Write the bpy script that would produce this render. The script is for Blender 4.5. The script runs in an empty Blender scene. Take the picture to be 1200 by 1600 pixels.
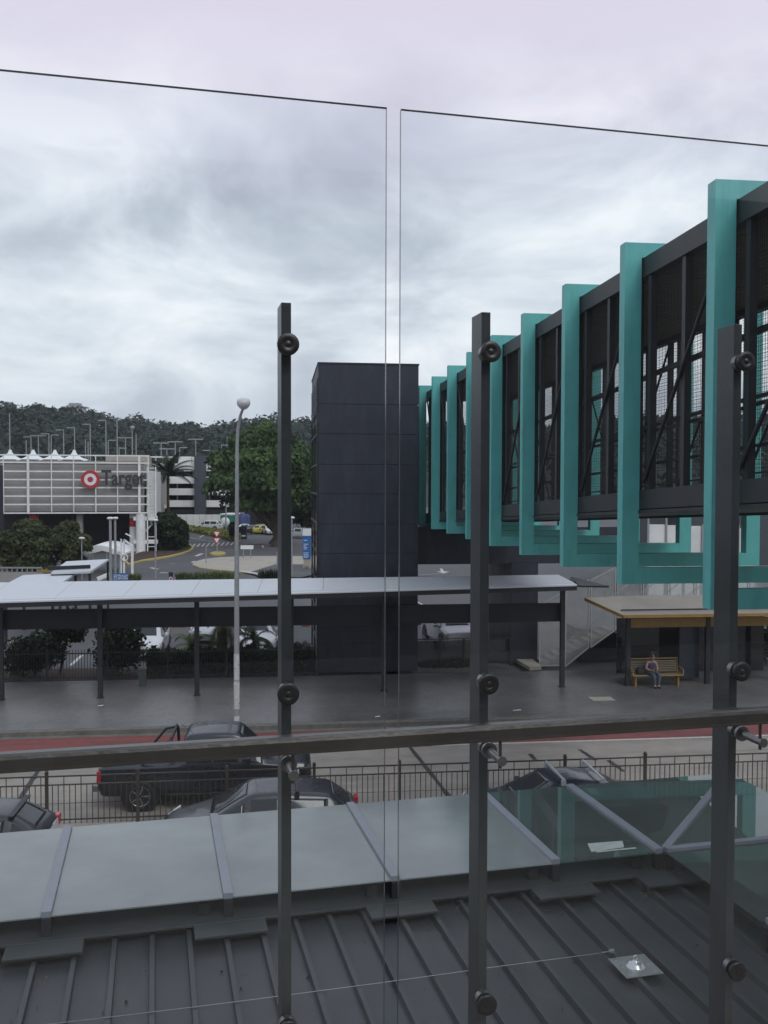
import bpy, math, random
from mathutils import Vector, Matrix
import numpy as np
random.seed(7); rng=np.random.default_rng(7)
PI=math.pi; rad=math.radians
SC=bpy.context.scene; COL=SC.collection

# ---------------------------------------------------------------- camera
H=8.0; F=1440.0
cd=bpy.data.cameras.new('camera'); cam=bpy.data.objects.new('camera',cd); COL.objects.link(cam)
cd.sensor_fit='VERTICAL'; cd.sensor_height=36.0; cd.lens=36.0*F/1600.0
cd.clip_start=0.05; cd.clip_end=6000
ROT=Matrix.Rotation(rad(90-1.70),3,'X') @ Matrix.Rotation(rad(0.15),3,'Z')
cam.location=(0,0,H); cam.rotation_euler=ROT.to_euler()
SC.camera=cam

# ---------------------------------------------------------------- world: overcast sky
SKYOFF=(3.1,1.7,0.4)
SUN_EL=rad(48); SUN_AZ=rad(150)
w=bpy.data.worlds.new('World'); SC.world=w; w.use_nodes=True
nt=w.node_tree; nt.nodes.clear()
def N(t,**k):
    n=nt.nodes.new(t)
    for a,b in k.items(): setattr(n,a,b)
    return n
L=lambda a,b: nt.links.new(a,b)
out=N('ShaderNodeOutputWorld'); sky=N('ShaderNodeTexSky'); sky.sky_type='NISHITA'; sky.sun_disc=False
sky.sun_elevation=SUN_EL; sky.sun_rotation=SUN_AZ; sky.air_density=1.5; sky.dust_density=3
b1=N('ShaderNodeBackground'); b1.inputs['Strength'].default_value=0.08; L(sky.outputs[0],b1.inputs[0])
tc=N('ShaderNodeTexCoord'); sep=N('ShaderNodeSeparateXYZ'); L(tc.outputs['Generated'],sep.inputs[0])
mx=N('ShaderNodeMath',operation='MAXIMUM'); L(sep.outputs[2],mx.inputs[0]); mx.inputs[1].default_value=0.0
ad=N('ShaderNodeMath',operation='ADD'); L(mx.outputs[0],ad.inputs[0]); ad.inputs[1].default_value=0.16
dx=N('ShaderNodeMath',operation='DIVIDE'); L(sep.outputs[0],dx.inputs[0]); L(ad.outputs[0],dx.inputs[1])
dy=N('ShaderNodeMath',operation='DIVIDE'); L(sep.outputs[1],dy.inputs[0]); L(ad.outputs[0],dy.inputs[1])
cb=N('ShaderNodeCombineXYZ'); L(dx.outputs[0],cb.inputs[0]); L(dy.outputs[0],cb.inputs[1]); cb.inputs[2].default_value=3.3
mp=N('ShaderNodeMapping'); L(cb.outputs[0],mp.inputs[0]); mp.inputs['Rotation'].default_value=(0,0,rad(25)); mp.inputs['Scale'].default_value=(0.62,1.0,1)
m2=N('ShaderNodeMapping'); L(tc.outputs['Generated'],m2.inputs[0]); m2.inputs['Scale'].default_value=(1,1,2.1); m2.inputs['Location'].default_value=SKYOFF; m2.inputs['Rotation'].default_value=(0,rad(-8),0)
n1=N('ShaderNodeTexNoise'); n1.inputs['Scale'].default_value=4.2; n1.inputs['Detail'].default_value=7; n1.inputs['Roughness'].default_value=0.57; n1.inputs['Distortion'].default_value=0.5
L(m2.outputs[0],n1.inputs['Vector'])
n2=N('ShaderNodeTexNoise'); n2.inputs['Scale'].default_value=1.5; n2.inputs['Detail'].default_value=3; L(m2.outputs[0],n2.inputs['Vector'])
av=N('ShaderNodeMixRGB'); av.inputs[0].default_value=0.30; L(n1.outputs[0],av.inputs[1]); L(n2.outputs[0],av.inputs[2])
bd=N('ShaderNodeValToRGB'); L(sep.outputs[2],bd.inputs[0]); bd.color_ramp.interpolation='EASE'
E_=bd.color_ramp.elements; E_[0].position=0.0; E_[0].color=(.40,.40,.40,1); E_[1].position=0.6; E_[1].color=(.5,.5,.5,1)
for ps,vl in ((.08,.45),(.15,.72),(.19,.66),(.25,.30),(.33,.42),(.42,.60)): q_=E_.new(ps); q_.color=(vl,vl,vl,1)
a3=N('ShaderNodeMath',operation='MULTIPLY_ADD'); L(bd.outputs[0],a3.inputs[0]); a3.inputs[1].default_value=0.17; a3.inputs[2].default_value=-0.085
a4=N('ShaderNodeMath',operation='ADD'); L(av.outputs[0],a4.inputs[0]); L(a3.outputs[0],a4.inputs[1])
cr=N('ShaderNodeValToRGB'); L(a4.outputs[0],cr.inputs[0])
e=cr.color_ramp.elements; e[0].position=0.37; e[0].color=(0.41,0.45,0.53,1); e[1].position=0.62; e[1].color=(0.93,0.955,0.98,1)
e2=cr.color_ramp.elements.new(0.47); e2.color=(0.58,0.625,0.70,1)
e3=cr.color_ramp.elements.new(0.55); e3.color=(0.77,0.815,0.87,1)
# upper sky flattens to an even lavender sheet
up=N('ShaderNodeMapRange'); L(sep.outputs[2],up.inputs[0]); up.inputs[1].default_value=0.27; up.inputs[2].default_value=0.45
mh=N('ShaderNodeMixRGB'); L(up.outputs[0],mh.inputs[0]); L(cr.outputs[0],mh.inputs[1]); mh.inputs[2].default_value=(0.65,0.62,0.74,1)
hz=N('ShaderNodeMapRange'); L(sep.outputs[2],hz.inputs[0]); hz.inputs[1].default_value=0.0; hz.inputs[2].default_value=0.10; hz.inputs[3].default_value=0.35; hz.inputs[4].default_value=0.0
mz=N('ShaderNodeMixRGB'); L(hz.outputs[0],mz.inputs[0]); L(mh.outputs[0],mz.inputs[1]); mz.inputs[2].default_value=(0.66,0.70,0.76,1)
zu=N('ShaderNodeMapRange'); L(sep.outputs[2],zu.inputs[0]); zu.inputs[1].default_value=0.55; zu.inputs[2].default_value=0.8
mzz=N('ShaderNodeMixRGB'); L(zu.outputs[0],mzz.inputs[0]); L(mz.outputs[0],mzz.inputs[1]); mzz.inputs[2].default_value=(0.60,0.68,0.78,1)
mz=mzz
b2=N('ShaderNodeBackground'); L(mz.outputs[0],b2.inputs[0]); b2.inputs['Strength'].default_value=1.0
ms=N('ShaderNodeMixShader'); ms.inputs[0].default_value=0.96; L(b1.outputs[0],ms.inputs[1]); L(b2.outputs[0],ms.inputs[2]); L(ms.outputs[0],out.inputs[0])
sl=bpy.data.lights.new('sun','SUN'); sl.energy=1.0; sl.angle=rad(25); sl.color=(1,0.985,0.96)
so=bpy.data.objects.new('sun',sl); COL.objects.link(so)
# sky sun_rotation is measured clockwise from +Y
sd=Vector((math.sin(SUN_AZ)*math.cos(SUN_EL),math.cos(SUN_AZ)*math.cos(SUN_EL),math.sin(SUN_EL)))
so.rotation_euler=sd.to_track_quat('Z','Y').to_euler()
SC.view_settings.view_transform='Standard'; SC.view_settings.look='None'; SC.view_settings.exposure=0.2; SC.view_settings.gamma=1.0
SC.cycles.max_bounces=8; SC.cycles.transparent_max_bounces=32; SC.cycles.diffuse_bounces=3; SC.cycles.glossy_bounces=4

# ---------------------------------------------------------------- helpers
AS=rad(6.6); AR=rad(14.0)          # street direction, balustrade direction
def S(u,v,z=0): return Vector((u*math.cos(AS)-v*math.sin(AS), u*math.sin(AS)+v*math.cos(AS), z))
def R(u,v,z=0): return Vector((u*math.cos(AR)-v*math.sin(AR), u*math.sin(AR)+v*math.cos(AR), z))
def ray(px,py): return ROT @ Vector(((px-600)/F, -(py-800)/F, -1))
def G(px,py,z=0.0):
    d=ray(px,py); t=(z-H)/d.z; return Vector((0,0,H))+d*t
def D(px,py,y):
    d=ray(px,py); return Vector((0,0,H))+d*(y/d.y)
AB=rad(13.25)
def B_(u,v,z=0): return Vector((u*math.cos(AB)-v*math.sin(AB), u*math.sin(AB)+v*math.cos(AB), z))
def toB(p): return (p.x*math.cos(AB)+p.y*math.sin(AB), -p.x*math.sin(AB)+p.y*math.cos(AB))
def toS(p): return (p.x*math.cos(AS)+p.y*math.sin(AS), -p.x*math.sin(AS)+p.y*math.cos(AS))
def toR(p): return (p.x*math.cos(AR)+p.y*math.sin(AR), -p.x*math.sin(AR)+p.y*math.cos(AR))

class MB:
    def __init__(s): s.v=[]; s.f=[]; s.m=[]; s.sm=[]
    def add(s,vs,fs,mi=0,smooth=False,M=None):
        o=len(s.v)
        for p in vs:
            p=Vector(p)
            if M is not None: p=M@p
            s.v.append(tuple(p))
        for f in fs: s.f.append(tuple(i+o for i in f)); s.m.append(mi); s.sm.append(smooth)
        return s
    def box(s,x0,x1,y0,y1,z0,z1,mi=0,M=None):
        vs=[(x0,y0,z0),(x1,y0,z0),(x1,y1,z0),(x0,y1,z0),(x0,y0,z1),(x1,y0,z1),(x1,y1,z1),(x0,y1,z1)]
        return s.add(vs,[(0,3,2,1),(4,5,6,7),(0,1,5,4),(1,2,6,5),(2,3,7,6),(3,0,4,7)],mi,False,M)
    def bar(s,p,q,w,h,mi=0):
        p=Vector(p); q=Vector(q); d=(q-p); l=d.length; d.normalize()
        up=Vector((0,0,1)) if abs(d.z)<0.95 else Vector((0,1,0))
        sx=d.cross(up).normalized(); sz=sx.cross(d).normalized()
        vs=[]
        for b in (p,q):
            for a,c in ((-1,-1),(1,-1),(1,1),(-1,1)): vs.append(b+sx*a*w/2+sz*c*h/2)
        return s.add(vs,[(0,1,2,3)[::-1],(4,5,6,7),(0,1,5,4),(1,2,6,5),(2,3,7,6),(3,0,4,7)],mi)
    def tube(s,pts,r,seg=10,mi=0,cap=True):
        pts=[Vector(p) for p in pts]; n=len(pts)
        rs=r if isinstance(r,(list,tuple)) else [r]*n
        vs=[]; ref=None
        for i,p in enumerate(pts):
            d=(pts[min(i+1,n-1)]-pts[max(i-1,0)]).normalized()
            if ref is None: ref=Vector((1,0,0)) if abs(d.x)<0.9 else Vector((0,1,0))
            a=(ref-d*ref.dot(d)).normalized(); b=d.cross(a); ref=a
            for k in range(seg):
                t=2*PI*k/seg; vs.append(p+(a*math.cos(t)+b*math.sin(t))*rs[i])
        fs=[]
        for i in range(n-1):
            for k in range(seg):
                k2=(k+1)%seg; fs.append((i*seg+k,i*seg+k2,(i+1)*seg+k2,(i+1)*seg+k))
        s.add(vs,fs,mi,True)
        if cap:
            s.add(vs[:seg],[tuple(range(seg))[::-1]],mi); s.add(vs[-seg:],[tuple(range(seg))],mi)
        return s
    def disc(s,c,d,r,t,seg=20,mi=0): # cylinder from c along d length t
        c=Vector(c); d=Vector(d).normalized(); return s.tube([c,c+d*t],r,seg,mi)
    def prism(s,poly,z0,z1,mi=0,M=None,top=None):
        n=len(poly); vs=[(p[0],p[1],z0) for p in poly]+[(p[0],p[1],z1) for p in poly]
        s.add(vs,[tuple(range(n))[::-1]],mi,False,M); s.add(vs,[tuple(range(n,2*n))],mi if top is None else top,False,M)
        return s.add(vs,[(i,(i+1)%n,n+(i+1)%n,n+i) for i in range(n)],mi,False,M)
    def quad(s,a,b,c,d,mi=0): return s.add([a,b,c,d],[(0,1,2,3)],mi)
    def lathe(s,prof,seg=20,mi=0,M=None):
        vs=[(r*math.cos(2*PI*k/seg),r*math.sin(2*PI*k/seg),z) for r,z in prof for k in range(seg)]
        fs=[(i*seg+k,i*seg+(k+1)%seg,(i+1)*seg+(k+1)%seg,(i+1)*seg+k) for i in range(len(prof)-1) for k in range(seg)]
        return s.add(vs,fs,mi,True,M)
    def cards(s,C,size,jit=0.5,flat=0.0,mi=0,Nrm=None,wob=0.55):
        C=np.asarray(C,float); n=len(C)
        if Nrm is not None:
            nn=np.asarray(Nrm,float)+wob*rng.normal(size=(n,3)); nn/=np.linalg.norm(nn,axis=1)[:,None]
        a=rng.normal(size=(n,3)); a[:,2]*=(1-flat)
        if Nrm is not None: a-=(a*nn).sum(1)[:,None]*nn
        a/=np.linalg.norm(a,axis=1)[:,None]
        b=rng.normal(size=(n,3)); b-=(a*b).sum(1)[:,None]*a
        if Nrm is not None: b=np.cross(nn,a)
        b/=np.linalg.norm(b,axis=1)[:,None]
        sz=(size*(1+jit*(rng.random(n)-0.5)))[:,None] if np.ndim(size)==0 else (size*(1+jit*(rng.random(n)-0.5)))[:,None]
        a*=sz; b*=sz*0.62
        V=np.stack([C-a,C-b*0.9,C+a,C+b],1).reshape(-1,3)
        o=len(s.v); s.v.extend(map(tuple,V.tolist()))
        s.f.extend([(o+4*i,o+4*i+1,o+4*i+2,o+4*i+3) for i in range(n)]); s.m.extend([mi]*n); s.sm.extend([False]*n)
        return s
    def mesh(s,name,mats):
        me=bpy.data.meshes.new(name); me.from_pydata(s.v,[],s.f)
        for m in (mats if isinstance(mats,(list,tuple)) else [mats]): me.materials.append(m)
        me.polygons.foreach_set('material_index',s.m); me.polygons.foreach_set('use_smooth',s.sm); me.update()
        return me
def part(name,mb,mat,parent=None,bevel=0,label=None):
    o=bpy.data.objects.new(name,mb.mesh(name,mat)); COL.objects.link(o)
    if parent is not None: o.parent=parent
    if bevel:
        b=o.modifiers.new('bevel','BEVEL'); b.width=bevel; b.segments=2; b.limit_method='ANGLE'; b.angle_limit=rad(35)
    if label: o['label']=label
    return o
def tag(o,label,cat,group=None):
    o['label']=label; o['category']=cat
    if group: o['group']=group
    return o
def thing(name,label,cat,loc=(0,0,0),rz=0,group=None):
    o=bpy.data.objects.new(name,None); COL.objects.link(o); o.empty_display_size=0.2
    o.location=loc; o.rotation_euler=(0,0,rz); return tag(o,label,cat,group)
def solo(name,mb,mat,label,cat,loc=(0,0,0),rz=0,group=None,bevel=0):
    o=part(name,mb,mat,None,bevel); o.location=loc; o.rotation_euler=(0,0,rz); return tag(o,label,cat,group)
def struct(name,mb,mat,loc=(0,0,0),rz=0,kind='structure'):
    o=part(name,mb,mat); o.location=loc; o.rotation_euler=(0,0,rz); o['kind']=kind; return o
def dup(root,loc,rz=0,label=None,scale=None):
    r=root.copy(); COL.objects.link(r); r.location=loc; r.rotation_euler=(0,0,rz)
    if label: r['label']=label
    if scale: r.scale=scale
    for ch in list(root.children):
        c=ch.copy(); COL.objects.link(c); c.parent=r
        for g in ch.children:
            d=g.copy(); COL.objects.link(d); d.parent=c
    return r
def text_part(name,body,size,mat,parent,M,extrude=0.01,bold=0.0,align='CENTER',xs=1.0):
    cu=bpy.data.curves.new(name,'FONT'); cu.body=body; cu.size=size; cu.extrude=extrude; cu.offset=bold; cu.align_x=align; cu.align_y='CENTER'
    to=bpy.data.objects.new(name+'_tmp',cu); COL.objects.link(to)
    me=bpy.data.meshes.new_from_object(to.evaluated_get(bpy.context.evaluated_depsgraph_get()))
    bpy.data.objects.remove(to); me.name=name; me.materials.clear(); me.materials.append(mat)
    me.transform(M@Matrix.Diagonal((xs,1,1,1)))
    o=bpy.data.objects.new(name,me); COL.objects.link(o)
    if parent is not None: o.parent=parent
    return o

# ---------------------------------------------------------------- materials
MATS={}
def mat(name,col,rough=0.6,metal=0.0,var=0.12,scale=4.0,bump=0.0,bscale=None,spec=None,coat=0,trans=0,emit=None,dirt=None,dscale=0.6,dmap=None):
    if name in MATS: return MATS[name]
    m=bpy.data.materials.new(name); m.use_nodes=True; t=m.node_tree; p=t.nodes['Principled BSDF']
    tc=t.nodes.new('ShaderNodeTexCoord'); nz=t.nodes.new('ShaderNodeTexNoise'); nz.inputs['Scale'].default_value=scale; nz.inputs['Detail'].default_value=5; nz.inputs['Roughness'].default_value=0.62
    t.links.new(tc.outputs['Object'],nz.inputs['Vector'])
    r=t.nodes.new('ShaderNodeValToRGB'); r.color_ramp.elements[0].position=0.3; r.color_ramp.elements[1].position=0.7
    c=Vector(col[:3]); r.color_ramp.elements[0].color=(*(c*(1-var)),1); r.color_ramp.elements[1].color=(*(c*(1+var)),1)
    t.links.new(nz.outputs[0],r.inputs[0]); last=r.outputs[0]
    if dirt:
        n2=t.nodes.new('ShaderNodeTexNoise'); n2.inputs['Scale'].default_value=dscale; n2.inputs['Detail'].default_value=7; n2.inputs['Roughness'].default_value=0.7
        if dmap:
            mm_=t.nodes.new('ShaderNodeMapping'); mm_.inputs['Scale'].default_value=dmap; t.links.new(tc.outputs['Object'],mm_.inputs[0]); t.links.new(mm_.outputs[0],n2.inputs['Vector'])
        else: t.links.new(tc.outputs['Object'],n2.inputs['Vector'])
        mr=t.nodes.new('ShaderNodeMapRange'); mr.inputs[1].default_value=0.48; mr.inputs[2].default_value=0.7; mr.inputs[4].default_value=dirt[3] if len(dirt)>3 else 0.6
        t.links.new(n2.outputs[0],mr.inputs[0]); mc=t.nodes.new('ShaderNodeMixRGB'); t.links.new(mr.outputs[0],mc.inputs[0]); t.links.new(last,mc.inputs[1]); mc.inputs[2].default_value=(*dirt[:3],1); last=mc.outputs[0]
    t.links.new(last,p.inputs['Base Color'])
    rr=t.nodes.new('ShaderNodeMapRange'); rr.inputs[3].default_value=max(0.02,rough-0.08); rr.inputs[4].default_value=min(1,rough+0.1); t.links.new(nz.outputs[0],rr.inputs[0]); t.links.new(rr.outputs[0],p.inputs['Roughness'])
    p.inputs['Metallic'].default_value=metal
    if spec is not None: p.inputs['Specular IOR Level'].default_value=spec
    if coat: p.inputs['Coat Weight'].default_value=coat; p.inputs['Coat Roughness'].default_value=0.04
    if emit: p.inputs['Emission Color'].default_value=(*emit[:3],1); p.inputs['Emission Strength'].default_value=emit[3]
    if bump:
        b=t.nodes.new('ShaderNodeBump'); b.inputs['Strength'].default_value=bump; b.inputs['Distance'].default_value=0.02
        nb=t.nodes.new('ShaderNodeTexNoise'); nb.inputs['Scale'].default_value=bscale or scale*8; nb.inputs['Detail'].default_value=4
        t.links.new(tc.outputs['Object'],nb.inputs['Vector']); t.links.new(nb.outputs[0],b.inputs['Height']); t.links.new(b.outputs[0],p.inputs['Normal'])
    MATS[name]=m; return m
def glassmat(name,tint,dust=0.0,dustcol=(0.5,0.52,0.52),f0=0.04,rough=0.0,dvar=1.5):
    m=bpy.data.materials.new(name); m.use_nodes=True; t=m.node_tree; t.nodes.clear()
    o=t.nodes.new('ShaderNodeOutputMaterial'); tr=t.nodes.new('ShaderNodeBsdfTransparent'); tr.inputs[0].default_value=(*tint,1)
    gl=t.nodes.new('ShaderNodeBsdfGlossy'); gl.inputs['Roughness'].default_value=rough; gl.inputs[0].default_value=(1,1,1,1)
    lw=t.nodes.new('ShaderNodeLayerWeight'); lw.inputs[0].default_value=0.5
    pw=t.nodes.new('ShaderNodeMath'); pw.operation='POWER'; t.links.new(lw.outputs['Facing'],pw.inputs[0]); pw.inputs[1].default_value=5
    ma=t.nodes.new('ShaderNodeMath'); ma.operation='MULTIPLY_ADD'; t.links.new(pw.outputs[0],ma.inputs[0]); ma.inputs[1].default_value=1-f0; ma.inputs[2].default_value=f0
    a=t.nodes.new('ShaderNodeMixShader'); 
    base=tr.outputs[0]
    if dust>0:
        df=t.nodes.new('ShaderNodeBsdfDiffuse'); df.inputs[0].default_value=(*dustcol,1)
        tl=t.nodes.new('ShaderNodeBsdfTranslucent'); tl.inputs[0].default_value=(*dustcol,1)
        dm=t.nodes.new('ShaderNodeMixShader'); dm.inputs[0].default_value=0.4; t.links.new(df.outputs[0],dm.inputs[1]); t.links.new(tl.outputs[0],dm.inputs[2])
        tc=t.nodes.new('ShaderNodeTexCoord'); nz=t.nodes.new('ShaderNodeTexNoise'); nz.inputs['Scale'].default_value=dvar; nz.inputs['Detail'].default_value=6; t.links.new(tc.outputs['Object'],nz.inputs['Vector'])
        mr=t.nodes.new('ShaderNodeMapRange'); mr.inputs[1].default_value=0.3; mr.inputs[2].default_value=0.7; mr.inputs[3].default_value=dust*0.8; mr.inputs[4].default_value=min(1,dust*1.2); t.links.new(nz.outputs[0],mr.inputs[0])
        b=t.nodes.new('ShaderNodeMixShader'); t.links.new(mr.outputs[0],b.inputs[0]); t.links.new(tr.outputs[0],b.inputs[1]); t.links.new(dm.outputs[0],b.inputs[2]); base=b.outputs[0]
    t.links.new(ma.outputs[0],a.inputs[0]); t.links.new(base,a.inputs[1]); t.links.new(gl.outputs[0],a.inputs[2]); t.links.new(a.outputs[0],o.inputs[0])
    MATS[name]=m; return m
def brickmat(name,c1,c2,mortar,bw,bh,rough=0.7,rotz=0,msize=0.02,dirt=None,offset=0.5,bump=0.15):
    m=mat(name,c1,rough,dirt=None); t=m.node_tree; p=t.nodes['Principled BSDF']
    tc=t.nodes.new('ShaderNodeTexCoord'); br=t.nodes.new('ShaderNodeTexBrick'); br.offset=offset
    t.links.new(tc.outputs['Object'],br.inputs['Vector'])
    br.inputs['Color1'].default_value=(*c1,1); br.inputs['Color2'].default_value=(*c2,1); br.inputs['Mortar'].default_value=(*mortar,1)
    br.inputs['Scale'].default_value=1; br.inputs['Brick Width'].default_value=bw; br.inputs['Row Height'].default_value=bh; br.inputs['Mortar Size'].default_value=msize; br.inputs['Mortar Smooth'].default_value=0.3
    n2=t.nodes.new('ShaderNodeTexNoise'); n2.inputs['Scale'].default_value=0.35; n2.inputs['Detail'].default_value=8; n2.inputs['Roughness'].default_value=0.7; t.links.new(tc.outputs['Object'],n2.inputs['Vector'])
    mr=t.nodes.new('ShaderNodeMapRange'); mr.inputs[1].default_value=0.3; mr.inputs[2].default_value=0.7; mr.inputs[3].default_value=0.62; mr.inputs[4].default_value=1.25; t.links.new(n2.outputs[0],mr.inputs[0])
    n3=t.nodes.new('ShaderNodeTexNoise'); n3.inputs['Scale'].default_value=7; n3.inputs['Detail'].default_value=6; t.links.new(tc.outputs['Object'],n3.inputs['Vector'])
    mr3=t.nodes.new('ShaderNodeMapRange'); mr3.inputs[1].default_value=0.3; mr3.inputs[2].default_value=0.7; mr3.inputs[3].default_value=0.8; mr3.inputs[4].default_value=1.2; t.links.new(n3.outputs[0],mr3.inputs[0])
    mm=t.nodes.new('ShaderNodeMath'); mm.operation='MULTIPLY'; t.links.new(mr.outputs[0],mm.inputs[0]); t.links.new(mr3.outputs[0],mm.inputs[1])
    vm=t.nodes.new('ShaderNodeVectorMath'); vm.operation='SCALE'; t.links.new(br.outputs[0],vm.inputs[0]); t.links.new(mm.outputs[0],vm.inputs['Scale'])
    t.links.new(vm.outputs[0],p.inputs['Base Color'])
    b=t.nodes.new('ShaderNodeBump'); b.inputs['Strength'].default_value=bump; b.inputs['Distance'].default_value=0.01; b.invert=True; t.links.new(br.outputs['Fac'],b.inputs['Height']); t.links.new(b.outputs[0],p.inputs['Normal'])
    return m
def leafmat(name,c1,c2,scale=0.5,trans=0.25,ri=0.35):
    m=bpy.data.materials.new(name); m.use_nodes=True; t=m.node_tree; p=t.nodes['Principled BSDF']; o=t.nodes['Material Output']
    tc=t.nodes.new('ShaderNodeTexCoord'); nz=t.nodes.new('ShaderNodeTexNoise'); nz.inputs['Scale'].default_value=scale; nz.inputs['Detail'].default_value=6; t.links.new(tc.outputs['Object'],nz.inputs['Vector'])
    geo=t.nodes.new('ShaderNodeNewGeometry')
    ad=t.nodes.new('ShaderNodeMath'); ad.operation='MULTIPLY_ADD'; t.links.new(geo.outputs['Random Per Island'],ad.inputs[0]); ad.inputs[1].default_value=ri; t.links.new(nz.outputs[0],ad.inputs[2])
    r=t.nodes.new('ShaderNodeValToRGB'); r.color_ramp.elements[0].position=0.42; r.color_ramp.elements[1].position=0.86; r.color_ramp.elements[0].color=(*c1,1); r.color_ramp.elements[1].color=(*c2,1)
    t.links.new(ad.outputs[0],r.inputs[0]); t.links.new(r.outputs[0],p.inputs['Base Color']); p.inputs['Roughness'].default_value=0.55; p.inputs['Specular IOR Level'].default_value=0.25
    tl=t.nodes.new('ShaderNodeBsdfTranslucent'); t.links.new(r.outputs[0],tl.inputs[0]); mx=t.nodes.new('ShaderNodeMixShader'); mx.inputs[0].default_value=trans
    t.links.new(p.outputs[0],mx.inputs[1]); t.links.new(tl.outputs[0],mx.inputs[2]); t.links.new(mx.outputs[0],o.inputs[0]); MATS[name]=m; return m

ASPH=mat('asphalt',(0.075,0.075,0.078),0.75,var=0.2,scale=3,bump=0.2,bscale=40,dirt=(0.13,0.125,0.12,0.5),dscale=0.15)
CONCR=mat('road_concrete',(0.29,0.26,0.225),0.8,var=0.14,scale=1.3,bump=0.25,bscale=30,dirt=(0.14,0.125,0.11,0.7),dscale=0.7,dmap=(.22,1,1))
KERB=mat('kerb_concrete',(0.15,0.14,0.125),0.85,var=0.2,scale=5,bump=0.2,dirt=(0.06,0.055,0.05,0.6),dscale=1.2)
REDL=mat('red_lane',(0.20,0.052,0.048),0.75,var=0.2,scale=3,bump=0.2,bscale=40,dirt=(0.07,0.036,0.034,0.8),dscale=1.3,dmap=(.2,1,1))
WLINE=mat('worn_line',(0.5,0.49,0.46),0.7,var=0.25,scale=8)
YLINE=mat('kerb_yellow',(0.42,0.33,0.10),0.7,var=0.2,scale=6,dirt=(0.2,0.17,0.1,0.5),dscale=2)
JOINT=mat('tar_joint',(0.03,0.03,0.03),0.7)
PAVE=brickmat('pavers',(0.140,0.134,0.132),(0.124,0.118,0.117),(0.095,0.091,0.088),0.6,0.3,rough=0.36,msize=.012)
BRPAVE=brickmat('brown_pavers',(0.17,0.13,0.09),(0.13,0.10,0.07),(0.06,0.05,0.04),0.4,0.2)
MULCH=mat('mulch',(0.055,0.03,0.022),0.95,var=0.5,scale=14,bump=0.8,bscale=30)
PALECON=mat('pale_concrete',(0.37,0.335,0.28),0.85,var=0.1,scale=2,dirt=(0.24,0.22,0.19,0.6),dscale=0.3)
TEAL=mat('teal_paint',(0.12,0.47,0.445),0.45,var=0.07,scale=1.4,bump=0.04,bscale=60,dirt=(0.075,0.30,0.29,0.6),dscale=3.5,dmap=(1,1,.18))
DKSTEEL=mat('charcoal_steel',(0.024,0.025,0.029),0.5,var=0.15,scale=3,metal=0.0,dirt=(0.04,0.039,0.038,0.3),dscale=1.5)
DKWALL=mat('dark_blue_panel',(0.014,0.018,0.031),0.5,var=0.18,scale=1.2,bump=0.08,bscale=3,dirt=(0.042,0.046,0.056,0.6),dscale=2.2,dmap=(1,1,.25))
DKTRIM=mat('dark_trim',(0.012,0.013,0.017),0.5)
BLACK=mat('black_rubber',(0.014,0.014,0.015),0.7)
WIRE=mat('wire_mesh',(0.02,0.021,0.024),0.5,metal=0.2)
WOODS=mat('brown_soffit',(0.20,0.16,0.13),0.7,var=0.2,scale=2,bump=0.1)
CANROOF=mat('canopy_sheet',(0.55,0.57,0.60),0.45,var=0.03,scale=1.5,dirt=(0.50,0.51,0.53,0.35),dscale=0.5)
WHITE=mat('white_paint',(0.76,0.76,0.74),0.6,var=0.06,scale=2,dirt=(0.36,0.35,0.32,0.35),dscale=0.7)
PARKW=mat('car_park_band',(0.76,0.76,0.73),0.7,var=0.06,scale=0.4,dirt=(0.38,0.37,0.34,0.4),dscale=0.25)
GREYP=mat('panel_grey',(0.31,0.30,0.28),0.75,var=0.14,scale=0.35,dirt=(0.27,0.26,0.24,0.5),dscale=0.5,dmap=(1,1,.4))
GALV=mat('galvanised',(0.30,0.31,0.32),0.5,metal=0.2,var=0.12,scale=6,dirt=(0.2,0.2,0.2,0.4),dscale=4)
BRKT=mat('bracket_steel',(0.20,0.20,0.20),0.33,metal=0.85,var=0.15,scale=20)
STAIN=mat('stainless',(0.52,0.52,0.52),0.30,metal=0.8,var=0.08,scale=10)
HRAIL=mat('handrail_steel',(0.085,0.082,0.077),0.3,metal=0.6,var=0.2,scale=5,dirt=(0.09,0.085,0.075,0.5),dscale=9,bump=0.06,bscale=60)
POSTM=mat('post_steel',(0.060,0.067,0.071),0.38,metal=0.5,var=0.16,scale=5,bump=0.05,bscale=90,dirt=(0.10,0.10,0.10,0.3),dscale=9)
CLAMP=mat('clamp_cap',(0.045,0.045,0.047),0.38,metal=0.6,var=0.15,scale=20,bump=0.05,bscale=120)
ROOFM=mat('roof_sheet',(0.032,0.037,0.042),0.45,var=0.16,scale=1.4,bump=0.05,dirt=(0.062,0.068,0.068,0.6),dscale=1.8,dmap=(1,.35,1))
FLASH=mat('flashing',(0.033,0.039,0.042),0.5,var=0.16,scale=2,dirt=(0.06,0.062,0.06,0.5),dscale=1.6)
STRUT=mat('strut_grey',(0.20,0.22,0.25),0.45,var=0.06,scale=4,dirt=(0.16,0.165,0.17,0.4),dscale=3)
YEL=mat('mustard_paint',(0.29,0.165,0.035),0.5,var=0.12,scale=4,dirt=(0.22,0.13,0.04,0.4),dscale=1.5)
SHROOF=mat('shelter_roof',(0.25,0.22,0.18),0.6,var=0.12,scale=1,dirt=(0.15,0.13,0.11,0.5),dscale=0.8)
FENCEB=mat('fence_brown',(0.045,0.033,0.028),0.5,var=0.2,scale=5)
FENCEK=mat('fence_black',(0.016,0.017,0.018),0.5,var=0.15,scale=5)
BLUE=mat('sign_blue',(0.02,0.12,0.33),0.5,var=0.05)
REDP=mat('red_paint',(0.42,0.03,0.04),0.5,var=0.05)
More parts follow.
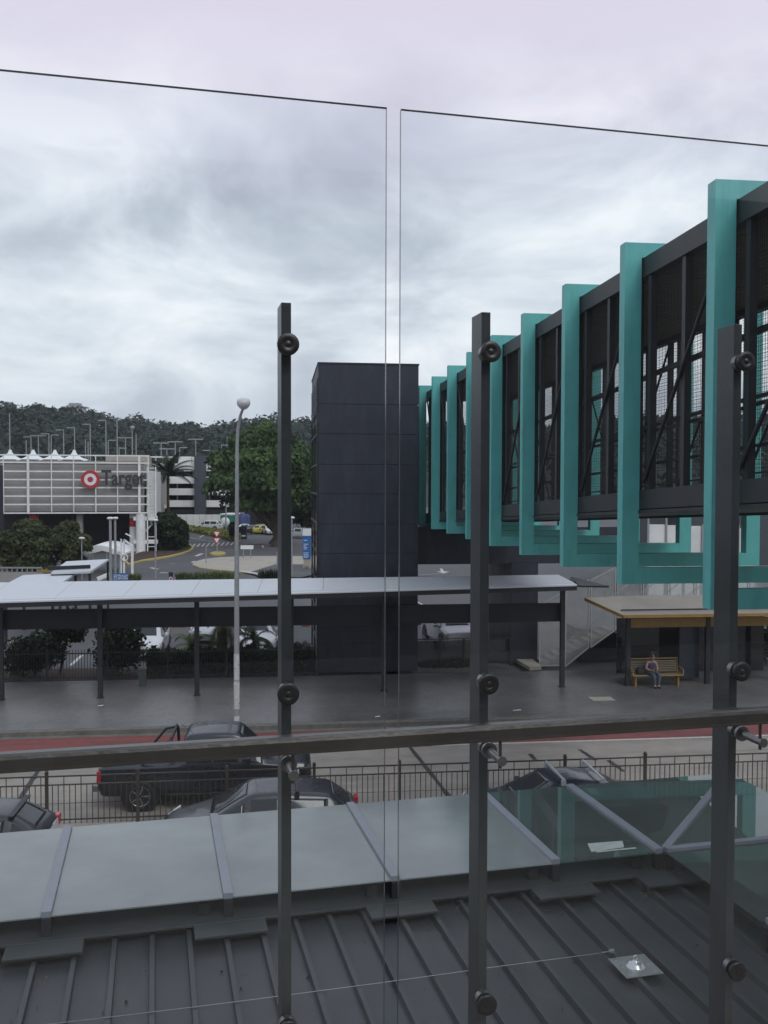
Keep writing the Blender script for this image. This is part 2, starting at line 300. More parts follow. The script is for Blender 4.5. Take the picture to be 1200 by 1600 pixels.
LETW=mat('letter_white',(0.7,0.7,0.7),0.5,var=0.02)
LETK=mat('letter_dark',(0.035,0.037,0.04),0.5,var=0.05)
TENT=mat('tent_fabric',(0.72,0.74,0.76),0.7,var=0.03)
BARK=mat('bark',(0.07,0.055,0.042),0.9,var=0.35,scale=6,bump=0.5,bscale=20)
GLEDGE=mat('glass_edge',(0.07,0.09,0.09),0.2,var=0.05)
BALGL=glassmat('balustrade_glass',(0.955,0.972,0.980),dust=0.007,f0=0.018,dvar=5)
CLRGL=glassmat('awning_clear_glass',(0.40,0.50,0.48),dust=0.22,f0=0.055,dustcol=(0.34,0.40,0.39),dvar=.8)
FRSGL=glassmat('awning_frosted_glass',(0.35,0.40,0.39),dust=0.68,f0=0.05,dustcol=(0.42,0.46,0.46),rough=0.12,dvar=0.9)
SCREEN=glassmat('perforated_screen',(0.82,0.82,0.82),dust=0.50,dustcol=(0.55,0.55,0.53),f0=0.0,rough=0.4)
DKGL=mat('dark_glass',(0.012,0.014,0.016),0.06,var=0.1,spec=0.8)
CARGL=mat('car_glass',(0.02,0.024,0.028),0.05,var=0.1,spec=0.45)
L_FIG=leafmat('fig_leaves',(0.020,0.044,0.014),(0.105,0.175,0.052),0.35,ri=.22)
L_BUSH=leafmat('olive_leaves',(0.022,0.034,0.014),(0.095,0.115,0.042),0.7,ri=.2)
L_DARK=leafmat('dark_leaves',(0.007,0.015,0.008),(0.028,0.050,0.020),1.1)
L_MID=leafmat('mid_leaves',(0.04,0.065,0.022),(0.16,0.20,0.08),1.0)
L_HILL=leafmat('forest_leaves',(0.012,0.022,0.014),(0.032,0.050,0.026),0.035,trans=0.1,ri=0.12)
L_PALM=leafmat('palm_leaves',(0.025,0.04,0.015),(0.10,0.12,0.05),2.0)
GRASS=leafmat('verge_grass',(0.09,0.11,0.02),(0.28,0.28,0.08),0.6)
BAND=mat('fascia_navy',(0.006,0.008,0.014),.6)
SKIN=mat('skin',(0.36,0.21,0.15),0.5,var=0.05)
HAIR=mat('hair_dark',(0.015,0.012,0.01),0.5)
PURP=mat('purple_cloth',(0.06,0.04,0.11),0.85)
JEAN=mat('denim',(0.06,0.09,0.12),0.85)
from mathutils.bvhtree import BVHTree
BASE={}
def froot(name,label,cat,fr,u0,v0,z0,group=None):
    r=thing(name,label,cat,{'R':R,'S':S,'B':B_}[fr](u0,v0,z0),{'R':AR,'S':AS,'B':AB}[fr],group); BASE[r.name]=(u0,v0,z0); return r
def fp(name,mb,m,root,bevel=0,label=None):
    o=part(name,mb,m,root,bevel,label); b=BASE[root.name]; o.location=(-b[0],-b[1],-b[2]); return o
def ruz(px,py,v):
    d=ray(px,py); u,w_=toR(d); return u/w_*v, H+d.z/w_*v
def buz(px,py,v):
    d=ray(px,py); u,w_=toB(d); return u/w_*v, H+d.z/w_*v
def suz(px,py,v):
    d=ray(px,py); u,w_=toS(d); return u/w_*v, H+d.z/w_*v

# ================================================================ GROUND AND ROADS
g=MB(); 
for i in range(1): g.add([(-1800,-300,0),(1800,-300,0),(1800,2600,0),(-1800,2600,0)],[(0,1,2,3)])
struct('ground',g,ASPH)
def sheet(name,u0,u1,v0,v1,z,m): 
    b=MB(); b.add([(u0,v0,0),(u1,v0,0),(u1,v1,0),(u0,v1,0)],[(0,1,2,3)]); return struct(name,b,m,(0,0,z),AS)
sheet('road',-120,140,16.6,30.0,0.004,CONCR)
sheet('bus_lane',-120,140,27.75,29.72,0.008,REDL)
sheet('lane_edge_line',-120,140,27.62,27.75,0.010,WLINE)
sheet('gutter',-120,140,29.72,30.0,0.012,KERB)
b=MB(); random.seed(3)
for p,q in (((640,1167),(704,1248)),((62,1201),(30,1250)),((828,1178),(838,1190)),((905,1171),(930,1188)),((950,1188),(975,1206))):
    a=toS(G(*p)); c=toS(G(*q)); n=8
    for i in range(n):
        f0=i/n; f1=(i+1)/n; w0=0.05+0.03*random.random()
        x0=a[0]+(c[0]-a[0])*f0; y0=a[1]+(c[1]-a[1])*f0; x1=a[0]+(c[0]-a[0])*f1; y1=a[1]+(c[1]-a[1])*f1
        b.add([(x0-w0,y0,0),(x0+w0,y0,0),(x1+w0*1.1,y1,0),(x1-w0,y1,0)],[(0,1,2,3)])
b.add([(-60,23.58,0),(60,23.58,0),(60,23.62,0),(-60,23.62,0)],[(0,1,2,3)])
struct('road_joints',b,JOINT,(0,0,0.008),AS)
b=MB(); b.box(-120,140,30.0,30.32,0,0.15)
k=struct('kerb',b,KERB,(0,0,0),AS)
b=MB(); b.box(-120,140,30.32,37.65,0,0.154); struct('footpath',b,PAVE,(0,0,0),AS)
b=MB(); b.box(-120,140,-4,16.4,0,0.15); struct('near_footpath',b,BRPAVE,(0,0,0),AS)
b=MB(); b.box(-120,140,16.4,16.6,0,0.146); struct('near_kerb',b,KERB,(0,0,0),AS)
b=MB(); b.box(-60,1.6,37.67,40.2,0,0.16); struct('garden_bed',b,MULCH,(0,0,0),AS)

# ================================================================ BALUSTRADE (foreground)
FLZ=6.35
b=MB(); b.box(-6,8,-3,2.2,FLZ-0.35,FLZ); struct('terrace_floor',b,PALECON,(0,0,0),AR)
tb=froot('terrace_building','grey panelled rear building facade behind the terrace','building','R',0,-4,FLZ)  # unseen wall added behind the camera to darken glass and handrail reflections
p=MB(); p.box(-9,11,-4.2,-4.0,FLZ,FLZ+4.6); p.box(-9,11,-3.99,-2.6,FLZ+3.3,FLZ+3.5); fp('wall',p,mat('facade_grey',(0.10,0.10,0.10),0.8),tb)
for x in range(-8,10,3): p=MB(); p.box(x,x+2.2,-3.995,-3.96,FLZ+.3,FLZ+2.6); fp('window',p,DKGL,tb)
bal=froot('glass_balustrade','tall frameless glass balustrade with dark flat posts and steel handrail in the foreground','balustrade','B',0.7,2.35,FLZ)
GV=2.30
pu=[buz(447,800,2.33)[0],buz(757,800,2.33)[0],buz(1148,800,2.33)[0]]; pu=[pu[0]-(pu[2]-pu[1])]+pu
eL=buz(602.5,600,GV)[0]; eR=buz(624.5,600,GV)[0]
zt=H+0.953; zb=H-1.60
for u0,u1 in ((eL-1.24,eL),(eR,eR+1.24),(eR+1.28,eR+2.4),(eL-2.5,eL-1.28)):
    p=MB(); t=0.006
    p.box(u0,u1,GV-t,GV+t,zb,zt,0)
    # narrow ground edges get the edge material
    for i,f in enumerate(p.f):
        n=i%6
        if n in (0,1,3,5): p.m[i]=1
    fp('glass_panel',p,[BALGL,GLEDGE],bal)
zcl=[0.347,-0.525,-0.70,-1.385]
for u in pu:
    p=MB(); p.box(u-0.0125,u+0.0125,2.326,2.408,zb-0.05,H+0.457)
    po=fp('post',p,POSTM,bal,bevel=0.0012)
    for i,z in enumerate(zcl):
        c=MB()
        uu=u
        if i==2:
            c.disc((uu,2.288,H+z),(0,-1,0),0.021,0.010,28); c.disc((uu,2.278,H+z),(0,-1,0),0.017,0.004,28)
            c.disc((uu,2.274,H+z),(0,-1,0),0.0105,0.085,24)
            c.disc((uu,2.189,H+z),(0,-1,0),0.0125,0.006,24)
            c.disc((uu,2.326,H+z),(0,-1,0),0.018,0.018,24)
            o=part('rail_bracket',c,BRKT,po,0.0008)
            o2=MB(); o2.tube([(uu,2.20,H+z-0.022),(uu,2.20,H-0.645)],0.0042,12)
            part('rail_stem',o2,HRAIL,po).location=(0,0,0)
        else:
            c.lathe([(0.0,0.009),(0.006,0.009),(0.0075,0.0075),(0.010,0.0075),(0.0115,0.009),(0.0255,0.009),(0.0275,0.007),(0.0275,0.0),(0.0,0.0)],32,0,Matrix.Translation((uu,2.291,H+z))@Matrix.Rotation(rad(90),4,'X'))
            c.disc((uu,2.326,H+z),(0,-1,0),0.0225,0.018,28,1)
            c.disc((uu,2.294,H+z),(0,-1,0),0.0215,0.004,28,1)
            part('glass_clamp',c,[CLAMP,BRKT],po)
p=MB(); p.box(-3.5,6,2.178,2.222,H-0.650,H-0.606); fp('handrail',p,HRAIL,bal,bevel=0.011)

# ================================================================ ROOF BELOW
h=4.3; AZ=H-h; RZ=3.36
UC=1.352*h; VC=2.235*h; UO=1.94*h; VO=2.80*h
st_u=[-2*0.422*h-0.248*h, -0.422*h-0.248*h, -0.248*h,0.170*h,0.590*h,1.030*h,1.335*h]
shop=froot('shop_building','low shop block roofed in dark ribbed metal below the terrace','building','R',-4,5,0)
p=MB(); p.box(-14,UC+0.42,9.3,9.5,0.15,RZ-0.1); p.box(UC+0.22,UC+0.42,-3,9.28,0.15,RZ-0.1)
fp('wall',p,PALECON,shop)
p=MB()
for x in (-12,-8,-4,0,3):
    p=MB(); p.box(x,x+2.2,9.503,9.53,0.5,2.7); fp('shopfront_window',p,DKGL,shop)
p=MB(); p.box(-14,UC+0.62,-3,9.86,RZ-0.08,RZ)
sp=0.366; ribs=[]
x=st_u[3]-0.04-sp*40
while x<UC+0.45:
    ribs.append(x); x+=sp
tabs=[(s-0.36,s+0.37) for s in st_u]
# snap rib ends: tab range shortens ribs
for x in ribs:
    ve=9.62
    for a,c in tabs:
        if a-0.02<=x<=c+0.02: ve=9.34
    M_=None
    vs=[(x-0.030,-3,RZ),(x+0.030,-3,RZ),(x+0.023,-3,RZ+0.065),(x-0.023,-3,RZ+0.065)]
    vs+= [(a_,ve,z_) for a_,_,z_ in vs]
    p.add(vs,[(0,1,5,4),(1,2,6,5),(2,3,7,6),(3,0,4,7),(0,3,2,1),(4,5,6,7)])
fp('roof_sheeting',p,ROOFM,shop)
p=MB(); p.box(-14,UC+0.60,9.64,10.15,RZ-0.06,RZ+0.125); p.box(-14,UC+0.60,9.50,9.639,RZ+0.10,RZ+0.127)
for a,c in tabs: p.box(a,c,9.36,9.638,RZ-0.05,RZ+0.098); p.box(a,c,9.22,9.498,RZ+0.098,RZ+0.125)
p.box(UC+0.46,UC+0.68,-3,9.69,RZ-0.06,RZ+0.09)
fp('roof_flashing',p,FLASH,shop,bevel=0.004)

# ================================================================ GLASS AWNING
aw=froot('glass_awning','L-shaped glass awning on pale steel struts along the eaves of the ribbed metal roof','awning','R',UC,VC,AZ)
for i,s in enumerate(st_u):
    p=MB(); p.box(s-0.05,s+0.05,VC,VO-0.02,AZ-0.03,AZ+0.035)
    so_=fp('strut',p,STRUT,aw,bevel=0.004)
    c=MB(); c.box(s-0.047,s+0.047,VC-0.02,VC+0.10,RZ+0.05,AZ-0.03); c.box(s-0.08,s+0.08,VC-0.12,VC+0.14,RZ+0.075,RZ+0.10)
    if i>=3: c.box(s-0.30,s-0.18,VC+0.08,VC+0.24,RZ+0.075,AZ-0.09)
    part('strut_bracket',c,DKTRIM,so_,0.004)
lo=-3.4*h*0.5
edges=[-9.5]+st_u
for i in range(len(edges)-1):
    a,c=edges[i]+0.0,edges[i+1]
    p=MB(); p.box(a+0.052,c-0.052,VC-0.015,VO,AZ-0.018,AZ-0.004,0)
    m=FRSGL if i<=5 else CLRGL
    fp('glass_pane',p,[m],aw)
# corner panes and returning wing
p=MB(); p.prism([(UC+0.05,VC+0.09),(UO,VO),(st_u[-1]+0.052,VO),(st_u[-1]+0.052,VC+0.03)],AZ-0.018,AZ-0.004); fp('glass_pane',p,[CLRGL],aw)
p=MB(); p.prism([(UC+0.10,VC+0.06),(UO,VC+0.06),(UO,VO-0.06)],AZ-0.018,AZ-0.004); fp('glass_pane',p,[CLRGL],aw)
p=MB(); p.bar((UC+0.02,VC+0.02,AZ+0.003),(UO-0.02,VO-0.02,AZ+0.003),0.09,0.065); fp('strut',p,STRUT,aw,bevel=0.004)
vv=[VC,VC-0.43*h,VC-0.86*h,VC-1.29*h]
for i,v in enumerate(vv):
    p=MB(); p.box(UC+0.03,UO-0.02,v-0.045,v+0.045,AZ-0.03,AZ+0.035); so_=fp('strut',p,STRUT,aw,bevel=0.004)
    c=MB(); c.box(UC-0.02,UC+0.10,v-0.045,v+0.045,RZ+0.0,AZ-0.03); part('strut_bracket',c,DKTRIM,so_,0.004)
    if i<3:
        p=MB(); p.box(UC+0.0,UO,vv[i+1]+0.05,v-0.05,AZ-0.018,AZ-0.004); fp('glass_pane',p,[CLRGL],aw)
# pale sheets standing in for bright reflections in the awning glass
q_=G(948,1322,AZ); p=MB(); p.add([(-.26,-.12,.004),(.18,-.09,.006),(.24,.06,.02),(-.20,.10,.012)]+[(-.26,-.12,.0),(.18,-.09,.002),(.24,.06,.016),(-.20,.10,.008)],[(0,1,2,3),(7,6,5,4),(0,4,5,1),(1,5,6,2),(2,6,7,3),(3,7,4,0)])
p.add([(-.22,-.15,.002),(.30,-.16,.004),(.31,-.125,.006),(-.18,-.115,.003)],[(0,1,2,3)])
solo('cardboard_sheet',p,mat('pale_reflection',(.36,.40,.37),.7,var=.15,scale=9),'pale painted reflection patch on the clear awning glass right of the middle post','sheet',(q_.x,q_.y,AZ),AR)
# roof anchor
ap=G(993,1507,RZ+0.09)
anc=thing('roof_anchor','square stainless roof anchor plate with a raised eye on the ribbed roof','anchor',(ap.x,ap.y,RZ+0.07),AR)
p=MB(); p.box(-0.19,0.19,-0.18,0.18,0.0,0.010)
for a in (-0.13,0.13):
    for c in (-0.13,0,0.13): p.disc((a,c,0.01),(0,0,1),0.010,0.006,8)
part('plate',p,STAIN,anc,0.001)
p=MB(); p.lathe([(0.092,0.010),(0.088,0.02),(0.074,0.027),(0.070,0.040),(0.052,0.048),(0.035,0.050),(0.030,0.062),(0.020,0.070),(0,0.07)],24)
part('dome',p,STAIN,anc)
p=MB(); p.tube([(0.022*math.cos(t),0,0.085+0.022*math.sin(t)) for t in [i*2*PI/12 for i in range(13)]],0.007,8)
part('eye_ring',p,STAIN,anc)
cp=[G(952,1487,RZ+0.12),G(940,1489,RZ+0.10),G(780,1510,RZ+0.075),G(600,1535,RZ+0.07),G(340,1569,RZ+0.075),G(150,1592,RZ+0.07),G(-80,1618,RZ+0.075)]
b_=cp[0].copy(); p=MB(); p.tube([q-b_ for q in cp],0.004,6); p.disc(cp[1]-b_,(cp[1]-cp[2]),0.012,-0.0+0.10,8); p.disc(Vector((0,0,0)),(cp[0]-cp[1]),0.022,0.05,10)
solo('safety_cable',p,BRKT,'thin steel safety cable running across the roof ribs to the anchor plate','cable',b_)

# ================================================================ STREET FENCE (brown)
fb=froot('street_fence','brown steel picket fence with double top rail along the middle of the street','fence','S',0,22.15,0)
FV=22.15
fpx=[73,219,362,497,630,757,883,1006,1130]
us=[suz(q,1240,FV)[0] for q in fpx]; stp=(us[-1]-us[0])/8
us=[us[0]+stp*i for i in range(-3,14)]
rail=MB(); pk=MB()
rail.box(us[0],us[-1],FV-0.02,FV+0.02,1.13,1.16); rail.box(us[0],us[-1],FV-0.02,FV+0.02,0.93,0.955); rail.box(us[0],us[-1],FV-0.02,FV+0.02,0.10,0.13)
for i in range(len(us)-1):
    n=16
    for k in range(1,n):
        x=us[i]+stp*k/n; top=1.13 if k%3==0 else 0.93
        pk.box(x-0.009,x+0.009,FV-0.009,FV+0.009,0.02,top)
fp('rail',rail,FENCEB,fb); fp('pickets',pk,FENCEB,fb)
for x in us:
    p=MB(); p.box(x-0.035,x+0.035,FV-0.035,FV+0.035,0,1.22); p.box(x-0.045,x+0.045,FV-0.045,FV+0.045,1.22,1.235); p.lathe([(0.03,0),(0.038,0.02),(0.03,0.045),(0,0.055)],10,0,Matrix.Translation((x,FV,1.235)))
    fp('post',p,FENCEB,fb)

# ================================================================ VEHICLES
def car(name,label,u,v,head,col,L=4.4,W=1.8,Ht=1.5,kind='hatch',detail=True,group=None,fr='S',z=0,topcol=None,pos=None,cat='car'):
    loc=S(u,v,z) if pos is None else Vector((pos.x,pos.y,z))
    root=thing(name,label,cat,loc,head,group)
    hb=0.62*Ht
    w=W/2
    paint=mat('paint_'+col[0],col[1],0.28,var=0.03,coat=0.35 if sum(col[1])<.2 else .6,spec=0.5)
    if kind=='hatch':
        ST=[(0,.34,.60,.66,.80,.66),(.03,.22,.68,.76,.92,.80),(.24,.20,hb,hb+.07,1,.84),(.44,.20,hb+.02,Ht-.02,1,.66),(.60,.20,hb+.03,Ht,1,.67),(.84,.20,hb+.05,Ht-.07,1,.64),(.965,.24,hb+.03,hb+.10,.96,.74),(1,.36,.74,.80,.88,.70)]; gi=(2,3,4,5,6)
    elif kind=='sedan':
        ST=[(0,.34,.56,.62,.80,.66),(.03,.22,.64,.72,.92,.80),(.26,.20,hb,hb+.06,1,.82),(.44,.20,hb+.02,Ht-.02,1,.62),(.58,.20,hb+.02,Ht,1,.63),(.72,.20,hb+.04,Ht-.08,1,.60),(.86,.22,hb+.05,hb+.11,.98,.76),(.97,.26,hb+.02,hb+.08,.94,.74),(1,.36,.72,.78,.86,.70)]; gi=(2,3,4,5,6)
    elif kind=='suv':
        ST=[(0,.38,.74,.82,.84,.72),(.03,.26,.82,.94,.95,.84),(.23,.24,hb,hb+.10,1,.86),(.38,.24,hb+.02,Ht-.03,1,.70),(.60,.24,hb+.03,Ht,1,.71),(.88,.24,hb+.04,Ht-.05,1,.68),(.97,.28,hb+.02,hb+.10,.97,.78),(1,.40,.86,.92,.92,.76)]; gi=(2,3,4,5,6)
    elif kind=='ute':
        ST=[(0,.45,.86,.96,.86,.76),(.03,.34,.94,1.05,.96,.86),(.22,.32,1.06,1.14,1,.86),(.345,.32,1.07,Ht-.03,1,.72),(.47,.32,1.08,Ht,1,.73),(.60,.32,1.08,Ht-.04,1,.71),(.635,.34,1.08,1.16,1,.80),(.98,.36,1.06,1.10,1,.93),(1,.50,1.04,1.08,.97,.90)]; gi=(2,3,4,5,6)
    rows=[]; 
    for (f,zb_,zbe,zt_,wb,wt) in ST:
        x=L/2-f*L; wb*=w; wt*=w
        rows.append([(x,0,zb_),(x,wb*.88,zb_),(x,wb*.985,zb_+.14),(x,wb,(zb_+zbe)/2+.05),(x,wb*.965,zbe),(x,wt,zt_-.045 if zt_>zbe+.2 else zt_-.015),(x,wt*.86,zt_),(x,0,zt_+.018)])
    mb=MB(); n=len(rows[0]); vs=[]
    for r in rows:
        full=r+[(x,-y,z_) for (x,y,z_) in r[-2:0:-1]]
        vs+=full
    m_=2*n-2; fs=[]
    for i in range(len(rows)-1):
        for k in range(m_):
            k2=(k+1)%m_; fs.append((i*m_+k,(i+1)*m_+k,(i+1)*m_+k2,i*m_+k2))
    fs.append(tuple(range(m_))); fs.append(tuple((len(rows)-1)*m_+k for k in range(m_))[::-1])
    mb.add(vs,fs,0,True)
    lvl=2 if detail else 1
    tmp=bpy.data.objects.new('tmpbody',mb.mesh('body',paint)); COL.objects.link(tmp)
    at_=tmp.data.attributes.new('crease_edge','FLOAT','EDGE')
    for ed in tmp.data.edges:
        i,j=ed.vertices; ri,ki=divmod(i,m_); rj,kj=divmod(j,m_); cval=0.0
        if ri!=rj and ki==kj:
            kk=min(ki,m_-ki); cval={0:.3,1:.75,2:.5,3:0.1,4:.62,5:.45,6:.35,7:0}.get(kk,0)
        elif ri==rj: cval=.42 if ri in (1,)+gi or ri==len(rows)-2 else .25
        if ri in (0,len(rows)-1) and rj==ri: cval=.35
        at_.data[ed.index].value=cval
    sb_=tmp.modifiers.new('s','SUBSURF'); sb_.levels=lvl+1
    bpy.context.view_layer.update(); dg=bpy.context.evaluated_depsgraph_get()
    nm=bpy.data.meshes.new_from_object(tmp.evaluated_get(dg)); bpy.data.objects.remove(tmp)
    for pl in nm.polygons: pl.use_smooth=True
    if topcol:
        nm.materials.append(mat('paint_'+topcol[0],topcol[1],0.3,var=0.03,coat=0.4))
        for pl in nm.polygons:
            if pl.center.z>hb-0.03: pl.material_index=1
    nm.name='body'; body=bpy.data.objects.new('body',nm); COL.objects.link(body); body.parent=root
    bvh=BVHTree.FromPolygons([v_.co.copy() for v_ in nm.vertices],[tuple(p_.vertices) for p_ in nm.polygons])
    def patch(name,A,B,C_,D_,ins,off,m,thick=0.004,ins2=None,parent=root,lab=None):
        A,B,C_,D_=map(Vector,(A,B,C_,D_)); ins2=ins2 if ins2 is not None else ins
        def P(s,t): return A*(1-s)*(1-t)+B*s*(1-t)+C_*s*t+D_*(1-s)*t
        q_=8; top_=[];bot_=[]
        for jj in range(q_+1):
            for ii in range(q_+1):
                p=P(ins+(1-2*ins)*ii/q_,ins2+(1-2*ins2)*jj/q_); hit,nr,_,_=bvh.find_nearest(p)
                if (hit-Vector((0,0,0.6*Ht))).dot(nr)<0: nr=-nr
                top_.append(hit+nr*0.007); bot_.append(hit-nr*0.01)
        mm=MB(); Q=q_+1; nT=len(top_)
        f_=[(j*Q+i,j*Q+i+1,(j+1)*Q+i+1,(j+1)*Q+i) for j in range(q_) for i in range(q_)]
        bd_=[i for i in range(q_)]+[j*Q+q_ for j in range(q_)]+[q_*Q+q_-i for i in range(q_)]+[(q_-j)*Q for j in range(q_)]
        f2=[(bd_[i],nT+bd_[i],nT+bd_[(i+1)%len(bd_)],bd_[(i+1)%len(bd_)]) for i in range(len(bd_))]
        mm.add(top_+bot_,f_,0,True); o_=len(mm.v)-2*nT
        for f3 in f2: mm.f.append(f3); mm.m.append(0); mm.sm.append(False)
        return part(name,mm,m,parent,0,lab)
    mir=lambda p:(p[0],-p[1],p[2])
    r=rows
    a,b2_,c2,d2,e2_=gi
    patch('windscreen',mir(r[a][6]),r[a][6],r[b2_][6],mir(r[b2_][6]),0.07,0.024,CARGL,ins2=0.05)
    patch('rear_window',mir(r[e2_][6]),r[e2_][6],r[d2][6],mir(r[d2][6]),0.08,0.024,CARGL,ins2=0.10)
    for sg in (1,-1):
        f=(lambda p:p) if sg==1 else mir
        # windows: front door, rear door, quarter
        patch('side_window',f(r[a][4]),f(r[b2_][4]),f(r[b2_][5]),f(r[a][5]),0.10,0.012,CARGL,ins2=0.12)
        patch('side_window',f(r[b2_][4]),f(r[c2][4]),f(r[c2][5]),f(r[b2_][5]),0.05,0.012,CARGL,ins2=0.10)
        patch('side_window',f(r[c2][4]),f(r[d2][4]),f(r[d2][5]),f(r[c2][5]),0.06,0.012,CARGL,ins2=0.10)
        if kind in('hatch','suv'): patch('side_window',f(r[d2][4]),f(r[e2_][4]),f(r[e2_][5]),f(r[d2][5]),0.14,0.010,CARGL,ins2=0.14)
        hl=MB(); xx=L/2-0.05*L; hl.add([(xx+.10,sg*w*.55,.60*hb/.93),(xx-.15,sg*w*.965,.66*hb/.93),(xx-.17,sg*w*.965,.80*hb/.93),(xx+.05,sg*w*.55,.74*hb/.93)],[(0,1,2,3)])
        hl.v=[(q[0]+0.045,q[1]*1.0+sg*0.012,q[2]) for q in hl.v]; part('headlight',hl,mat('lamp_clear',(0.55,0.56,0.57),0.12,spec=0.9),root).modifiers.new('solid','SOLIDIFY').thickness=0.03
        tl=MB(); xr=-L/2
        tl.box(xr-0.006,xr+0.10,min(sg*w*.72,sg*w*.955),max(sg*w*.72,sg*w*.955),hb*0.74,hb*1.0) if kind!='ute' else tl.box(xr-0.012,xr+0.09,min(sg*w*.86,sg*w*1.005),max(sg*w*.86,sg*w*1.005),.74,1.02)
        part('tail_light',tl,mat('lamp_red',(0.40,0.012,0.02),0.15,spec=0.8),root,0.01)
        mi=MB(); xm=r[a][0][0]-0.42; mi.box(xm-.08,xm+.06,min(sg*w*.98,sg*w*1.17),max(sg*w*.98,sg*w*1.17),hb+.02,hb+.17); part('wing_mirror',mi,paint if detail else DKTRIM,root,0.03)
        wr=0.335 if kind not in('ute','suv') else 0.385
        for xw in (L/2-0.19*L,-L/2+0.195*L):
            ar=MB(); ar.disc((xw,sg*(w-0.10),wr+.01),(0,sg,0),wr+.065,0.107,28); part('wheel_arch',ar,DKTRIM,root)
            ty=MB(); M_=Matrix.Translation((xw,sg*(w-0.20),wr))@Matrix.Rotation(rad(-90*sg),4,'X')
            ty.lathe([(wr*.62,0.0),(wr*.93,0.0),(wr,0.03),(wr,0.19),(wr*.93,0.222),(wr*.68,0.224),(wr*.64,0.212)],28,0,M_)
            t_=part('wheel',ty,BLACK,root)
            ri=MB(); ri.lathe([(0,0.175),(wr*.12,0.18),(wr*.15,0.165),(wr*.56,0.165),(wr*.62,0.215),(wr*.67,0.218)],28,0,M_)
            for q in range(5):
                an=2*PI*q/5; ri.bar(M_@Vector((wr*.1*math.cos(an),wr*.1*math.sin(an),0.185)),M_@Vector((wr*.60*math.cos(an),wr*.60*math.sin(an),0.205)),0.06,0.03)
            part('rim',ri,mat('alloy',(0.33,0.33,0.34),0.3,metal=0.8),t_)
    gr=MB(); gr.box(L/2-0.02,L/2+0.012,-w*.45,w*.45,hb*.44,hb*.62); part('grille',gr,DKTRIM,root,0.01)
    npl=MB(); npl.box(L/2+.012,L/2+.02,-.2,.2,.42,.52); part('number_plate',npl,LETW,root)
    npl=MB(); npl.box(-L/2-.02,-L/2-.006,-.2,.2,.55,.66); part('number_plate',npl,LETW,root)
    root['dims']=(L,W,Ht)
    return root
def roof_bars(root,L,W,Ht,xs,m):
    for x in xs:
        p=MB(); p.box(x-.03,x+.03,-W*.40,W*.40,Ht+.10,Ht+.13); 
        for s_ in (-1,1): p.box(x-.05,x+.05,s_*W*.36-.04,s_*W*.36+.04,Ht-.02,Ht+.10)
        part('roof_bar',p,m,root,0.008)
BLK=('black',(0.012,0.014,0.02)); WHT=('white',(0.62,0.63,0.65)); SIL=('silver',(0.40,0.42,0.44)); NAVY=('navy',(0.012,0.016,0.03))
HR=AS; HL=AS+PI
# ute in the far lane
ute=car('pickup_truck','black dual cab pickup truck with sports bar driving in the lane behind the street fence',-1.75,23.72,HR,BLK,5.2,1.85,1.82,'ute',cat='pickup truck')
p=MB(); p.box(-2.50,-0.80,-0.80,0.80,1.085,1.115); part('tray_cover',p,mat('tray_cover_vinyl',(0.015,0.015,0.016),0.8),ute,0.01)
p=MB()
for s_ in (-1,1):
    p.tube([(-0.82,s_*0.78,1.10),(-0.84,s_*0.74,1.60),(-0.86,s_*0.66,1.70)],0.04,10); p.tube([(-0.86,s_*0.70,1.66),(-1.15,s_*0.74,1.60),(-1.55,s_*0.80,1.12)],0.035,10)
p.tube([(-0.86,-0.66,1.70),(-0.86,0.66,1.70)],0.04,10); part('sports_bar',p,DKTRIM,ute)
p=MB(); p.tube([(-0.35,-0.5,1.80),(-0.62,-0.5,2.02)],0.006,6); part('aerial',p,DKTRIM,ute)
p=MB(); p.box(-2.72,-2.58,-0.85,0.85,0.50,0.66); part('rear_bumper',p,mat('chrome_worn',(0.25,0.25,0.26),0.3,metal=0.8),ute,0.02)
for s_ in (-1,1): p=MB(); p.box(-0.9,1.25,s_*0.93-.06,s_*0.93+.06,0.38,0.44); part('side_step',p,DKTRIM,ute,0.02)
c2=car('parked_car','black hatchback with a roof bar parked facing left beyond the frosted awning glass',-0.34,19.95,HL,BLK,4.3,1.82,1.50,'hatch')
roof_bars(c2,4.3,1.82,1.44,(-0.75,),DKTRIM)
c1=car('parked_car','white car with black roof cut off by the left frame edge behind the awning',-6.9,19.75,HL,WHT,4.4,1.8,1.36,'hatch',topcol=BLK)
p=MB(); p.box(-0.62,0.60,-0.52,0.52,1.335,1.372); part('glass_roof',p,CARGL,c1,0.01)
p=MB(); p.box(-1.62,-1.50,-0.66,0.66,1.28,1.31); part('spoiler',p,DKTRIM,c1,0.01)
p=MB(); p.tube([(-0.2,-0.42,1.375),(-0.15,-0.44,1.43),(0.5,-0.42,1.43),(0.55,-0.42,1.375)],0.025,8); p.tube([(-0.2,0.42,1.375),(-0.15,0.44,1.43),(0.5,0.42,1.43),(0.55,0.42,1.375)],0.025,8); part('roof_rail',p,DKTRIM,c1)
c3=car('parked_car','dark navy sedan with two silver roof bars parked beyond the clear awning glass',6.35,20.3,HL,NAVY,4.6,1.8,1.42,'sedan')
roof_bars(c3,4.6,1.8,1.36,(0.05,-0.85),mat('bar_alloy',(0.5,0.52,0.55),0.35,metal=0.5))
